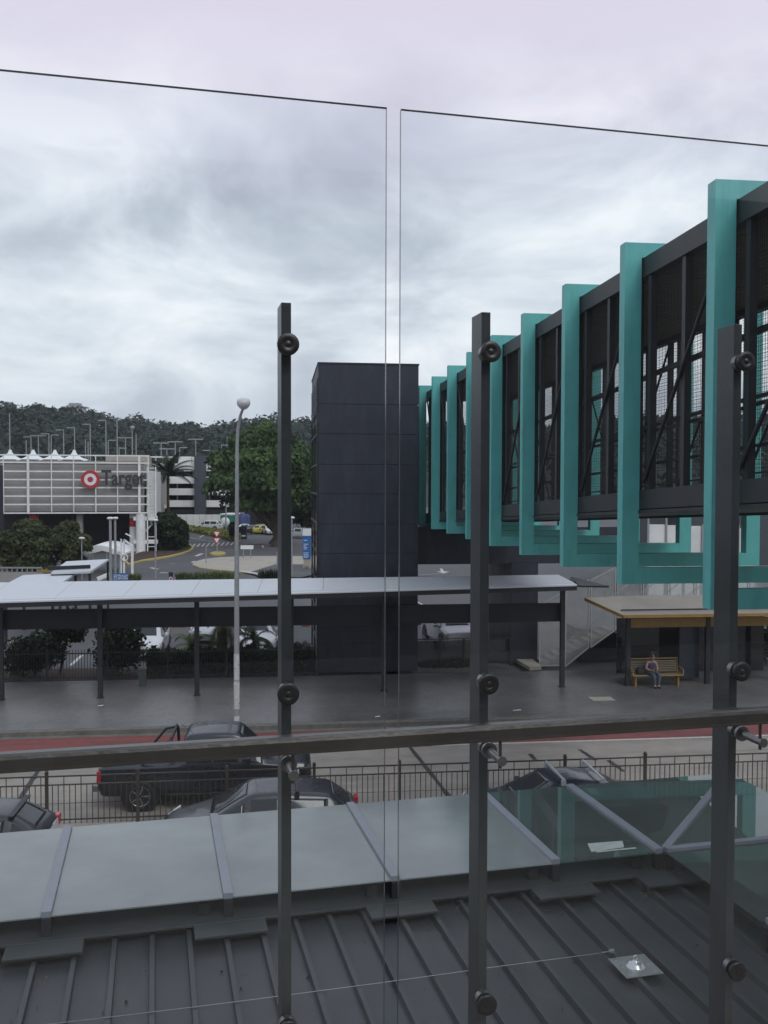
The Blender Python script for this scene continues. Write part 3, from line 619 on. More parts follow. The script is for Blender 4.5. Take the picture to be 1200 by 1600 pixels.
# ================================================================ WALKWAY CANOPY
cn=froot('walkway_canopy','long pale flat walkway canopy on dark posts over the far footpath','canopy','S',-3,34.6,0.154)
FVC,BVC=33.4,36.6
(ua,za)=suz(0,940,FVC); (ub,zb2)=suz(880,914,FVC); (uc_,zc)=suz(0,910,BVC); (ud,zd)=suz(873,898,BVC)
zf=lambda u: za+(zb2-za)*(u-ua)/(ub-ua)
zk=lambda u: zc+(zd-zc)*(u-uc_)/(ud-uc_)
UL=-15.0; URf=suz(902,913,FVC)[0]; URb=ud
p=MB()
def slabq(mb,pts,t,mi=0):
    n=len(pts); mb.add(pts+[(x,y,z-t) for x,y,z in pts],[tuple(range(n)),tuple(range(n,2*n))[::-1]]+[(i,n+i,n+(i+1)%n,(i+1)%n) for i in range(n)],mi)
nseg=11
for i in range(nseg):
    a=UL+(URf-UL)*i/nseg; c=UL+(URf-UL)*(i+1)/nseg; ab=UL+(URb-UL)*i/nseg; cb_=UL+(URb-UL)*(i+1)/nseg
    slabq(p,[(a+.006,FVC+.30,zf(a)+.03),(c-.006,FVC+.30,zf(c)+.03),(cb_-.006,BVC,zk(cb_)),(ab+.006,BVC,zk(ab))],0.05)
fp('roof_panels',p,CANROOF,cn)
p=MB(); slabq(p,[(UL,FVC,zf(UL)),(URf,FVC,zf(URf)),(URf,FVC+.29,zf(URf)+.02),(UL,FVC+.29,zf(UL)+.02)],0.06); fp('gutter',p,CANROOF,cn,0.01)
p=MB(); slabq(p,[(UL,FVC+.03,zf(UL)-.065),(URf,FVC+.03,zf(URf)-.065),(URb,BVC-.05,zk(URb)-.055),(UL,BVC-.05,zk(UL)-.055)],0.16)
slabq(p,[(URf+.01,FVC-.1,zf(URf)-.02),(suz(950,920,FVC)[0],FVC-.1,zf(URf)-.05),(suz(943,919,FVC)[0]-.9,FVC+1.4,zf(URf)-.02),(URb+.4,BVC-.4,zk(URb)-.04)],0.07)
fp('soffit_frame',p,DKTRIM,cn)
zb1=suz(400,948,34.8)[1]; zb0=suz(400,978,34.8)[1]
p=MB(); p.box(UL,suz(881,950,34.8)[0],34.78,34.86,zb0,zb1); fp('fascia_band',p,BAND,cn)
pu0=suz(157,1090,34.6)[0]; sp_=(suz(878,1073,34.6)[0]-pu0)/5
for i in range(-2,6):
    x=pu0+sp_*i; p=MB(); p.box(x-.085,x+.085,34.52,34.69,0.154,zf(x)-0.2); p.box(x-.13,x+.13,34.47,34.74,0.154,0.17); fp('post',p,DKTRIM,cn,0.004)
p=MB()
for i in range(9):
    x=UL+1.2+i*2.6; p.box(x,x+1.3,34.2,34.3,zf(x)-.30,zf(x)-.245)
fp('light_fitting',p,WHITE,cn)

# ================================================================ LIFT TOWER
TU0,TU1,TV0,TV1=1.68,5.86,38.2,45.2; TT=12.98
tw=froot('lift_tower','tall dark blue panelled lift tower behind the canopy with louvres high on its left side','tower','S',3.8,41.5,0.154)
p=MB(); p.box(TU0+.03,TU1-.03,TV0+.03,TV1-.03,0.154,TT-.1); fp('core_wall',p,DKTRIM,tw)
jy=[632,678.5,726,772,819,865,911,958,1005]; zj=[suz(576,y,TV0)[1] for y in jy]
zs=[TT]+zj+[0.154]
for i in range(len(zs)-1):
    p=MB(); 
    a=zs[i+1]+(.012 if i<len(zs)-2 else 0); c=zs[i]-(.012 if i else 0)
    p.box(TU0,TU1,TV0,TV0+.05,a,c); p.box(TU1-.05,TU1,TV0+.05,TV1,a,c); p.box(TU0,TU1,TV1-.05,TV1+.01,a,c)
    if i==0: p.box(TU0,TU0+.05,TV0+.05,TV1,zs[0]-.55,c)
    fp('wall_panel',p,DKWALL,tw,0.004)
p=MB(); p.box(TU0-.03,TU1+.03,TV0-.03,TV1+.03,TT,TT+.06); fp('roof_capping',p,DKTRIM,tw)
p=MB()
for i in range(10):
    z=TT-.75-i*.135; p.add([(TU0-.04,TV0+.5,z),(TU0+.02,TV0+.5,z+.09),(TU0+.02,TV1-.6,z+.09),(TU0-.04,TV1-.6,z)],[(0,1,2,3)]); p.box(TU0-.05,TU0-.03,TV0+.5,TV1-.6,z-.015,z+.015)
fp('louvre',p,STRUT,tw)
p=MB(); p.box(TU0-.01,TU0+.02,TV0+.5,TV1-.6,.3,TT-2.35); fp('side_glazing',p,DKGL,tw)
p=MB()
for z in zs[1:-1]: p.box(TU0-.05,TU0-.012,TV0+.1,TV1-.1,z-.04,z+.04)
for v in (TV0+.1,TV0+.45,TV0+3.4,TV1-.6): p.box(TU0-.05,TU0-.012,v-.04,v+.04,.2,TT-.6)
fp('glazing_frame',p,DKSTEEL,tw)

# ================================================================ FOOTBRIDGE
br=froot('footbridge','enclosed pedestrian bridge with dark mesh sides wrapped in tall teal square portal frames','bridge','S',8.6,25,0)
U0,U1=6.30,10.90; ZB,ZT=6.18,12.43; fvs=[12.82+3.5*i for i in range(-3,9)]
for v in fvs:
    p=MB(); w_=.32; d=.25
    p.box(U0,U0+w_,v,v+d,ZB,ZT); p.box(U1-w_,U1,v,v+d,ZB,ZT)
    p.box(U0+w_,U1-w_,v,v+d,ZB,ZB+.29); p.box(U0+w_,U1-w_,v,v+d,ZT-.27,ZT)
    fp('portal_frame',p,TEAL,br)
VA,VB=fvs[0]-2,fvs[-1]+2.2
ztop=lambda v: 8.03-.0484*(v-13.7)
for s,(a,c) in enumerate(((U0+.35,U0+.55),(U1-.55,U1-.35))):
    p=MB(); p.box(a,c,VA,VB,11.80,12.155); fp('top_chord',p,DKSTEEL,br)
    p=MB(); p.add([(x,v,ztop(v)+o) for v in (VA,VB) for x,o in ((a-.02,-.34),(c,-.34),(c,0),(a-.02,0))],[(0,1,2,3)[::-1],(4,5,6,7),(0,1,5,4),(1,2,6,5),(2,3,7,6),(3,0,4,7)])
    p.add([(x,v,ztop(v)+o) for v in (VA,VB) for x,o in ((a-.05,-.42),(c,-.42),(c,-.36),(a-.05,-.36))],[(0,1,2,3)[::-1],(4,5,6,7),(0,1,5,4),(1,2,6,5),(2,3,7,6),(3,0,4,7)])
    fp('deck_beam',p,DKSTEEL,br)
p=MB(); p.add([(x,v,ztop(v)+o) for v in (VA,VB) for x,o in ((U0+.56,-.36),(U1-.56,-.36),(U1-.56,-.16),(U0+.56,-.16))],[(0,1,2,3)[::-1],(4,5,6,7),(0,1,5,4),(1,2,6,5),(2,3,7,6),(3,0,4,7)]); fp('deck',p,DKSTEEL,br)
p=MB(); p.box(U0+.56,U1-.56,VA,VB,12.0,12.10); fp('roof',p,DKSTEEL,br)
p=MB()
k=VA
while k<VB-.3: p.box(U0+.56,U1-.56,k+.01,k+.28,11.93,11.99); k+=.3
fp('ceiling_slats',p,WOODS,br)
for i in range(len(fvs)-1):
    v0,v1=fvs[i]+.25,fvs[i+1]
    for s,x in enumerate((U0+.45,U1-.45)):
        q=MB()
        for v in (v0+.14,(v0+v1)/2,v1-.22): q.box(x-.06,x+.06,v-.065,v+.065,ztop(v)-.02,11.80)
        fp('side_post',q,DKSTEEL,br)
        q=MB()
        flip=(i<7)
        if flip: q.tube([(x-.09,v1-.1,ztop(v1)+.1),(x-.09,v0,11.75)],.032,8) if s else q.tube([(x-.09,v1-.1,ztop(v1)+.15),(x-.09,v0+.1,11.75)],.035,8)
        else: q.tube([(x-.09,v0+.1,ztop(v0)+.1),(x-.09,v1,11.75)],.03,8)
        fp('diagonal_brace',q,DKSTEEL,br)
        q=MB(); xm=x+(.075 if s==0 else -.075); n=int((v1-v0)/.06); zlo=ztop(v1)
        for j in range(n+1):
            v=v0+(v1-v0)*j/n; q.box(xm-.002,xm+.002,v-.0025,v+.0025,zlo,11.8)
        z=zlo+.06
        while z<11.8: q.box(xm-.002,xm+.002,v0,v1,z-.0025,z+.0025); z+=.06
        fp('mesh_panel',q,WIRE,br)
        q=MB(); xr=x+(.14 if s==0 else -.14); q.bar((xr,v0-.25,ztop(v0)+1.1),(xr,v1,ztop(v1)+1.1),.05,.05); q.bar((xr,v0-.25,ztop(v0)+2.15),(xr,v1,ztop(v1)+2.15),.06,.09); q.bar((xr,v0-.25,ztop(v0)+.5),(xr,v1,ztop(v1)+.5),.04,.04); fp('side_rail',q,DKSTEEL,br)

# ================================================================ STAIRWAY and LANDING
stw=froot('stairway','dark stairway and landing with grey perforated screens rising to the right below the bridge','stairway','S',13,39.5,0.154)
p=MB(); p.box(TU1+.02,suz(966,850,40)[0],40.05,44.5,suz(800,881,40)[1],6.12); fp('upper_landing',p,DKWALL,stw)
p=MB(); p.box(suz(799,1000,39.6)[0],suz(840,1000,39.6)[0],39.6,44,0.154,4.55); p.box(suz(902,1000,39.95)[0],22,39.95,41.5,.154,1.55); fp('support_wall',p,DKWALL,stw)
sx0=suz(850,1040,38.6)[0]; sx1=suz(963,985,38.6)[0]; ns=10; z1=suz(963,985,38.6)[1]
p=MB()
for i in range(ns):
    x=sx0+(sx1-sx0)*i/ns; z=.154+(z1-.154)*(i+1)/ns; p.box(x,x+(sx1-sx0)/ns+.03,38.72,40.0,z-.06,z); p.box(x,x+.02,38.72,40.0,z-(z1/ns),z-.06)
p.box(sx1,21.5,38.72,39.9,z1-.15,z1)
fp('steps',p,GREYP,stw)
xx=[suz(q,1000,38.5)[0] for q in (842,882,922,963,1003,1045,1086,1128,1170,1212)]
zto=[suz(842,946,38.5)[1],suz(881,925,38.5)[1],suz(922,906,38.5)[1]]+[suz(963,887,38.5)[1]]*7
zbo=[.20,suz(882,1042,38.5)[1],suz(922,1012,38.5)[1]]+[suz(963,985,38.5)[1]]*7
SCRF=mat('screen_frame',(0.36,0.36,0.35),0.5,var=0.06)
for i in range(len(xx)-1):
    a,c=xx[i]+.05,xx[i+1]-.05
    if i==0: q=[(a,zbo[0]),(c,zbo[0]),(c,zto[1]),(a,zto[0])]
    else: q=[(a,zbo[i]),(c,zbo[i+1]),(c,zto[i+1]),(a,zto[i])]
    m_=MB(); m_.add([(x,38.55,z) for x,z in q]+[(x,38.552,z) for x,z in q],[(0,1,2,3)]); fp('screen_panel',m_,SCREEN,stw)
    f_=MB()
    for j in range(4):
        A=q[j]; B=q[(j+1)%4]; f_.bar((A[0],38.55,A[1]),(B[0],38.55,B[1]),.05,.05)
    f_.bar((q[0][0],38.62,q[0][1]+1.0),(q[1][0],38.62,q[1][1]+1.0 if i else 1.9),.035,.035)
    fp('screen_frame',f_,SCRF,stw)
for i in range(1,6):
    f_=MB(); a=xx[2+i]; f_.bar((a,40.4,z1+.9+.0*i),(a+1.25,40.4,z1+1.8),.05,.05); f_.bar((a+.3,40.4,1.75),(a+1.3,40.4,z1+1.35),.05,.05); fp('inner_rail',f_,SCRF,stw)
p=MB(); a=toS(G(797,1029,.16)); c=toS(G(822,1026,.16)); d=toS(G(846,1046,.16)); e_=toS(G(828,1048,.16)); 
p.prism([e_,d,c,a],0.156,0.30); fp('kerb_ramp',p,PALECON,stw)

gb=froot('glass_barrier','low tinted glass barrier with dark posts between lift tower and stairway','barrier','S',8,38.9,0.154)
p=MB(); a=TU1+.05; c=suz(797,1020,38.9)[0]; p.box(a,c,38.89,38.91,.28,1.32); fp('glass_panel',p,[glassmat('barrier_glass',(0.45,0.48,0.46),dust=0.25,dustcol=(0.16,0.17,0.16),f0=0.05)],gb)
for i in range(5):
    x=a+(c-a)*i/4; p=MB(); p.box(x-.04,x+.04,38.83,38.88,.154,1.36); fp('post',p,DKSTEEL,gb)
p=MB(); p.box(a,c,38.84,38.90,1.36,1.40); fp('top_rail',p,DKSTEEL,gb)

# ================================================================ BUS SHELTER
sv=34.55
bs=froot('bus_shelter','bus shelter with beige roof, mustard yellow fascia and dark posts on the far footpath','shelter','S',15,sv,0.154)
Lp=suz(981,1020,sv)[0]; Rp=suz(1105,1020,sv)[0]; R2=Rp+(Rp-Lp)
for x in (Lp,Rp,R2):
    p=MB(); p.box(x-.085,x+.085,sv-.085,sv+.085,.154,2.95); fp('post',p,DKTRIM,bs,0.005)
T_=(suz(914,934,34.6)[0],34.6,suz(914,934,34.6)[1]); FL=(suz(974,961,33.2)[0],33.2,suz(974,961,33.2)[1]); BL=(suz(972,931,36.0)[0],36.0,suz(972,931,36.0)[1])
FR=(R2+.4,33.2,FL[2]); BR=(R2+.4,36.0,BL[2]); RT=(R2+1.9,34.6,T_[2])
p=MB(); up_=.0
p.add([T_,FL,FR,RT,BR,BL]+[(x,y,z-.03) for x,y,z in (T_,FL,FR,RT,BR,BL)],[(0,1,5),(1,2,4,5),(2,3,4),(6,11,7),(7,11,10,8),(8,10,9)]+[(i,6+i,6+(i+1)%6,(i+1)%6) for i in range(6)])
fp('roof',p,SHROOF,bs)
p=MB(); rim=[T_,FL,FR,RT,BR,BL]
for i in range(6):
    A=Vector(rim[i]); B=Vector(rim[(i+1)%6]); p.bar(A-Vector((0,0,.06)),B-Vector((0,0,.06)),.05,.11)
fp('fascia',p,YEL,bs)
p=MB(); p.box(FL[0]+.1,FR[0]-.1,33.72,33.74,(FL[2]+BL[2])/2-.10,(FL[2]+BL[2])/2-.05); fp('roof_seam',p,DKTRIM,bs)
p=MB(); zz=suz(1040,973,sv)[1]; p.box(Lp+.09,R2-.09,sv-.05,sv+.05,zz-.17,zz+.17); fp('cross_beam',p,YEL,bs)
p=MB(); p.box(Lp+.1,R2-.1,36.0,36.03,.35,2.6); fp('rear_glass',p,glassmat('shelter_glass',(0.16,0.17,0.18),dust=.2,dustcol=(.05,.055,.06)),bs)
p=MB(); p.box(Rp-.95,Rp-.10,35.0,35.15,.3,2.45); fp('notice_board',p,mat('board_navy',(0.012,0.022,0.035),0.3),bs,0.01)
p=MB()
for i in range(30):
    x=Lp+.15+i*.075; p.box(x,x+.02,36.1,36.12,.25,1.55)
fp('back_bars',p,FENCEK,bs)
bn=froot('bench','mustard framed bench with perforated back under the bus shelter','bench','S',(Lp+Rp)/2-.3,34.4,.154)
b0=suz(988,1050,34.3)[0]; b1_=suz(1066,1050,34.3)[0]
BSE=mat('bench_mesh',(0.20,0.165,0.11),.6,var=.1)
p=MB()
for i in range(7): p.box(b0+.05,b1_-.05,34.22+i*.062,34.22+i*.062+.045,.585,.605)
fp('seat',p,BSE,bn)
p=MB()
for i in range(7): p.box(b0+.05,b1_-.05,34.68+i*.012,34.70+i*.012,.66+i*.065,.70+i*.065)
fp('backrest',p,BSE,bn)
p=MB(); p.tube([(b0,34.2,.60),(b1_,34.2,.60),(b1_,34.70,.62),(b1_,34.80,1.16),(b0,34.80,1.16),(b0,34.70,.62),(b0,34.2,.60)],.025,8); p.tube([(b0,34.2,.6),(b0,34.2,.82),(b0,34.7,.85)],.02,8); p.tube([(b1_,34.2,.6),(b1_,34.2,.82),(b1_,34.7,.85)],.02,8); fp('frame',p,YEL,bn)
for x in (b0+.15,b1_-.15):
    p=MB(); p.box(x-.03,x+.03,34.3,34.6,.154,.585); fp('leg',p,YEL,bn)

# ---- seated person
def skinmesh(name,P,E,rad_,m,parent,sub=2,root=0):
    me=bpy.data.meshes.new(name+'_s'); me.from_pydata([tuple(p) for p in P],E,[]); ob=bpy.data.objects.new(name+'_s',me); COL.objects.link(ob)
    md=ob.modifiers.new('k','SKIN'); md.use_smooth_shade=True
    sl_=me.skin_vertices[0].data
    for i,r_ in enumerate(rad_): sl_[i].radius=(r_,r_) if not isinstance(r_,tuple) else r_; sl_[i].use_root=(i==root)
    ss=ob.modifiers.new('s','SUBSURF'); ss.levels=sub
    bpy.context.view_layer.update()
    nm=bpy.data.meshes.new_from_object(ob.evaluated_get(bpy.context.evaluated_depsgraph_get())); bpy.data.objects.remove(ob)
    nm.materials.clear(); nm.materials.append(m)
    for q in nm.polygons: q.use_smooth=True
    o=bpy.data.objects.new(name,nm); COL.objects.link(o); o.parent=parent; return o
pu_=suz(1018,1050,34.35)[0]
pe=thing('person','person in purple top and jeans sitting hunched over a phone on the shelter bench','person',S(pu_,34.42,.154),AS)
# local: -y faces the street
P=[];E=[];Rr=[]
def A_(p,r_,par=None):
    P.append(p); Rr.append(r_)
    if par is not None: E.append((par,len(P)-1))
    return len(P)-1
pel=A_((0,0,.54),(.15,.12)); wa=A_((0,.01,.68),(.125,.10),pel); ch=A_((0,-.04,.86),(.15,.105),wa); nk0=A_((0,-.10,.99),(.075,.07),ch); nk=A_((0,-.135,1.05),.052,nk0)
hd0=A_((0,-.175,1.11),.072,nk); hd=A_((0,-.185,1.19),.09,hd0); hd2=A_((0,-.165,1.255),.07,hd)
A_((0,-.285,1.155),.014,hd)
hands=[]
for s in (-1,1):
    sh=A_((s*.165,-.06,.94),.058,ch); el=A_((s*.235,-.10,.70),.040,sh); wr_=A_((s*.07,-.31,.66),.026,el); hp=A_((s*.035,-.37,.655),.034,wr_); hands.append((s,hp))
    hip=A_((s*.09,-.08,.54),.095,pel); kn=A_((s*.12+.05,-.46,.53),.066,hip); an=A_((s*.07+.07,-.42,.10),.040,kn); ft=A_((s*.08+.07,-.50,.04),.036,an); A_((s*.085+.07,-.59,.03),.030,ft)
body=skinmesh('body',P,E,Rr,SKIN,pe)
for s,hp in hands:
    Pf=[];Ef=[];Rf=[]
    base=Vector(P[hp])
    for k_ in range(4):
        o0=len(Pf); x=(k_-1.5)*.017; l=[.068,.078,.074,.058][k_]
        Pf+= [base+Vector((x*.9,.0,-.004)),base+Vector((x,-.034,.004)),base+Vector((x,-.034-l*.55,-.004)),base+Vector((x,-.034-l*.8,-.03))]; Ef+=[(o0,o0+1),(o0+1,o0+2),(o0+2,o0+3)]; Rf+=[.011,.0095,.0085,.0075]
        if k_: Ef.append((o0-4,o0))
    o0=len(Pf); Pf+=[base+Vector((-s*.02,.02,.0)),base+Vector((-s*.045,-.01,.012)),base+Vector((-s*.05,-.045,.012))]; Ef+=[(0,o0),(o0,o0+1),(o0+1,o0+2)]; Rf+=[.012,.011,.009]
    skinmesh('hand',[tuple(q) for q in Pf],Ef,Rf,SKIN,pe,1)
ph=MB(); ph.box(-.035,.035,-.475,-.465,.66,.80); part('phone',ph,DKGL,pe)
# clothes
P2=[(0,0,.52),(0,.01,.68),(0,-.04,.86),(0,-.095,.965)]; skinmesh('top',P2+[(-.15,-.06,.93),(.15,-.06,.93)],[(0,1),(1,2),(2,3),(2,4),(2,5)],[(.165,.135),(.14,.115),(.165,.12),(.09,.085),.070,.070],PURP,pe)
P3=[(0,0,.53)];E3=[];R3=[(.16,.13)]
for s in (-1,1):
    i0=len(P3); P3+=[(s*.09,-.08,.54),(s*.12+.05,-.46,.53),(s*.07+.07,-.42,.12)]; R3+=[.105,.078,.056]; E3+=[(0,i0),(i0,i0+1),(i0+1,i0+2)]
skinmesh('jeans',P3,E3,R3,JEAN,pe)
for s in (-1,1): skinmesh('shoe',[(s*.07+.07,-.41,.055),(s*.08+.07,-.50,.04),(s*.085+.07,-.61,.03)],[(0,1),(1,2)],[.045,.042,.032],BLACK,pe,1)
skinmesh('hair',[(0,-.150,1.235),(0,-.115,1.15),(0,-.09,1.07),(0,-.20,1.275)],[(0,1),(1,2),(0,3)],[.094,.085,.05,.06],HAIR,pe)
for s in (-1,1):
    q=MB(); q.lathe([(0,-.009),(.009,0),(0,.009)],8,0,Matrix.Translation((s*.032,-.262,1.195))); part('eye',q,HAIR,pe)
    skinmesh('ear',[(s*.088,-.18,1.20),(s*.094,-.17,1.17)],[(0,1)],[.016,.012],SKIN,pe,1)
q=MB(); q.box(-.022,.022,-.266,-.255,1.120,1.126); part('mouth',q,mat('lip',(.25,.09,.08),.5),pe)
bg=MB(); bg.box(-.17,.17,-.10,.12,0,.26); bag=solo('shoulder_bag',bg,mat('bag_black',(.02,.018,.025),.8),'dark bag lying on the bench beside the seated person','bag',S(pu_-.40,34.45,.61),AS,bevel=.06)

# ================================================================ STREET LAMP (near)
lp=G(370,1128,.154); ld=lp.y
sl_=thing('street_lamp','tall grey street lamp with curved neck and poster covered base at the far kerb','street lamp',lp,AS)
ztp=D(383,640,ld).z-.154; xo=(D(383,628,ld)-D(372,1128,ld)).x
p=MB(); p.tube([(0,0,0),(0,0,1.0),(0.01,0,ztp*.5),(0.03,0,ztp-1.15),(0.06,-.02,ztp-.6),(0.14,-.08,ztp-.2),(0.22,-.16,ztp)],[.098,.095,.075,.058,.052,.046,.042],16); part('pole',p,GALV,sl_)
p=MB(); p.lathe([(0,-.12),(.07,-.10),(.13,-.05),(.175,.02),(.185,.09),(.165,.16),(.10,.185),(0,.19)],20,0,Matrix.Translation((.25,-.22,ztp+.12))@Matrix.Rotation(rad(18),4,'X')@Matrix.Scale(1.2,4)); part('lamp_head',p,mat('lamp_bowl',(.55,.54,.55),.35,var=.1,dirt=(.25,.24,.24,.5),dscale=4),sl_)
POSTER=mat('poster_paper',(0.55,0.54,0.55),.8,var=.12,scale=12,dirt=(.10,.10,.11,.6),dscale=9)
for (y0,y1) in ((1021,1062),(1064,1107),(1118,1127)):
    z0=D(370,y1,ld).z-.154; z1_=D(370,y0,ld).z-.154
    p=MB(); n=10; rr_=.098 if y0>1060 else .093
    vs=[(rr_*1.03*math.sin(t),-rr_*1.03*math.cos(t),z) for z in (z0,z1_) for t in [(-1.25+2.5*i/n) for i in range(n+1)]]
    p.add(vs,[(i,i+1,n+2+i,n+1+i) for i in range(n)],0,True); part('poster',p,POSTER,sl_)

# ================================================================ black picket fence + planting behind far footpath
fk=froot('picket_fence','black picket fence with spear tops between the far footpath and the car park garden','fence','S',-6,37.72,.154)
xa=-17.0; xb=TU0-.05; px_=suz(73,1040,37.72)[0]
q=[px_-2.35*k_ for k_ in (4,3,2,1)]+[px_+2.35*k_ for k_ in range(0,5)]
q=[x for x in q if xa<x<xb]+[xb]
ra=MB(); ra.box(q[0],xb,37.70,37.73,1.22,1.26); ra.box(q[0],xb,37.70,37.73,.26,.30); fp('rail',ra,FENCEK,fk)
pk=MB(); x=q[0]
while x<xb:
    pk.box(x-.009,x+.009,37.706,37.724,.17,1.40); x+=.115
fp('pickets',pk,FENCEK,fk)
for x in q:
    p=MB(); p.box(x-.035,x+.035,37.68,37.75,.154,1.44); fp('post',p,FENCEK,fk)
def cards_blob(mb,c,r,n,size,flat=0.0,shell=0.55):
    d=rng.normal(size=(n,3)); d/=np.linalg.norm(d,axis=1)[:,None]; rr_=(shell+(1-shell)*rng.random(n))[:,None]
    lump=1+0.16*np.sin(d[:,0:1]*5+c[0])*np.cos(d[:,1:2]*4+c[1])+0.10*np.sin(d[:,2:3]*9+c[2])
    C=np.array(c)+d*rr_*lump*np.array(r); mb.cards(C,size,0.7,flat,Nrm=d,wob=.7); return mb
def bush(name,label,loc,r,hh,n,size,m,stem=True,group=None,cat='bush',blobs=6):
    root=thing(name,label,cat,loc,0,group); mb=MB()
    for i in range(blobs):
        a=rng.random()*2*PI; rr_=r*0.55*rng.random()**.5 if blobs>1 else 0
        s_=.45+.3*rng.random()
        cards_blob(mb,(rr_*math.cos(a),rr_*math.sin(a),hh*(.35+.3*rng.random())),(r*s_,r*s_,hh*.42),n//blobs,size)
    part('foliage',mb,m,root)
    if stem:
        t=MB()
        for i in range(5):
            a=i*1.3; t.tube([(0,0,0),(r*.25*math.cos(a),r*.25*math.sin(a),hh*.35),(r*.5*math.cos(a),r*.5*math.sin(a),hh*.7)],[.035,.025,.01],6)
        part('stems',t,BARK,root)
    return root
def Sp(px,py,v,z=.16):
    u,_=suz(px,py,v); return S(u,v,z)
bush('garden_bush','dense dark shrub behind the picket fence at the far left under the canopy',Sp(55,1040,39.0),1.25,2.0,2600,.10,L_DARK)
bush('garden_bush','tall leafy shrub beside the canopy post, hiding part of a white car',Sp(183,1040,38.9),1.05,2.3,2600,.10,L_DARK)
# hedge
hgx=[suz(q,1040,38.7)[0] for q in (232,492)]
root=thing('hedge','dark clipped hedge behind the picket fence left of the lift tower','hedge',S((hgx[0]+hgx[1])/2,38.7,.16),AS); mb=MB(); hw=(hgx[1]-hgx[0])/2
n=16000; C=rng.random((n,3)); C=np.stack([(C[:,0]*2-1)*hw,(C[:,1]*2-1)*.75,C[:,2]],1); C[:,2]=C[:,2]**.7*(.93+.10*np.sin(C[:,0]*3.1)+.08*np.sin(C[:,0]*7.7+C[:,1]*3)); mb.cards(C,.085,.7); part('foliage',mb,L_DARK,root)
t=MB()
for i in range(12): x=-hw+.4+i*(2*hw-.8)/11; t.tube([(x,0,0),(x,0,.9)],.03,6)
part('stems',t,BARK,root)
def smalltree(label,loc,hh,lean,r,n,m,size=.12,name='garden_tree'):
    root=thing(name,label,'tree',loc); t=MB(); t.tube([(0,0,0),(lean*.4,0,hh*.5),(lean,0,hh)],[.06,.05,.03],8)
    for a in range(5): t.tube([(lean*.8,0,hh*.8),(lean+r*.6*math.cos(a*1.3),r*.6*math.sin(a*1.3),hh+r*.3)],[.025,.01],6)
    part('trunk',t,BARK,root); mb=MB()
    for i in range(6): cards_blob(mb,(lean+r*.5*(rng.random()*2-1),r*.5*(rng.random()*2-1),hh+r*.25*(rng.random()*2-.6)),(r*.5,r*.5,r*.4),n//6,size)
    part('crown',mb,m,root); return root
smalltree('slender leaning tree in the red mulch bed behind the picket fence',Sp(94,1040,39.3),1.9,.45,1.15,2200,L_DARK)
def palm(label,loc,hh,r_tr,fl,nf,m=L_PALM,group=None,droop=.5,name='palm_tree',leafl=.45):
    root=thing(name,label,'palm tree',loc,rng.random()*6,group); t=MB(); k=8
    t.tube([(.03*math.sin(i*.8),0,hh*i/k) for i in range(k+1)],[r_tr*(1.15-.3*i/k+.04*(i%2)) for i in range(k+1)],10); part('trunk',t,BARK,root)
    mb=MB()
    for i in range(nf):
        a=2*PI*i/nf+rng.random()*.4; el=rng.random()*1.3-.25; ns_=12; pts=[]; x=0;z=hh; e=el+.35
        for j in range(ns_+1):
            pts.append(Vector((x*math.cos(a),x*math.sin(a),z))); x+=fl/ns_*math.cos(e); z+=fl/ns_*math.sin(e); e-=droop*2.2/ns_*(1+j*.08)
        mb.tube(pts,[.02*(1-.8*j/ns_)*fl/2 for j in range(ns_+1)],4,cap=False)
        sd_=Vector((-math.sin(a),math.cos(a),0))
        for j in range(1,ns_*3):
            f=j/(ns_*3); k_=min(int(f*ns_),ns_-1); b_=pts[k_].lerp(pts[k_+1],f*ns_-k_); tan=(pts[k_+1]-pts[k_]).normalized(); l=leafl*fl/2*(math.sin(PI*min(1,f*.9+.12)))
            for s in (-1,1):
                tip=b_+sd_*s*l*.85+tan*l*.5+Vector((0,0,-l*.35)); wv=tan*.03*fl/2; mb.add([b_-wv,b_+wv,tip],[(0,1,2)])
    part('crown',mb,m,root); return root
palm('small palm with a stout trunk in the hedge beside the street lamp',Sp(347,1040,39.2),1.9,.24,1.7,18,droop=.75)
palm('low palm with arching pale fronds between the white parked cars behind the hedge',Sp(303,1030,39.6),.95,.10,1.5,14,L_MID,droop=.8)
palm('short palm with drooping fronds in front of the second white car behind the hedge',Sp(398,1030,39.4),1.2,.12,1.35,14,L_DARK,droop=.8)
palm('spiky low palm right beside the lift tower base at the hedge end',Sp(470,1030,39.3),.75,.08,.9,12,L_DARK,droop=.5)
ub=G(223,1071,.154)
p=MB(); p.box(-.14,.14,-.14,.14,0,.62); p.box(-.16,.16,-.16,.16,.62,.68)
solo('utility_pillar',p,mat('pillar_green',(.05,.065,.05),.6,dirt=(.12,.12,.11,.5),dscale=4),'small dull green utility pillar on the footpath in front of the picket fence','pillar',ub,AS,bevel=.015)
bush('low_bush','low strip of ground shrubs before the glass barrier right of the lift tower',Sp(695,1024,38.6),1.5,.35,1600,.07,L_DARK,False).scale=(1,.3,1)
bush('garden_bush','dark shrub with white flowers right of the bus shelter',Sp(1175,1030,37.6),1.6,2.3,3600,.10,L_DARK)
q=MB(); fw=rng.random((60,3)); 
solo('flower_cluster',MB().cards(np.stack([fw[:,0]*.9,fw[:,1]*.2,fw[:,2]*.4],1),.05),LETW,'cluster of white flowers on the dark shrub by the shelter','flowers',Sp(1178,998,36.1,2.05))
bush('garden_bush','dark shrub between bus shelter and the foot of the bridge at the right edge',Sp(1245,1030,37.9),1.6,2.1,2200,.10,L_DARK)
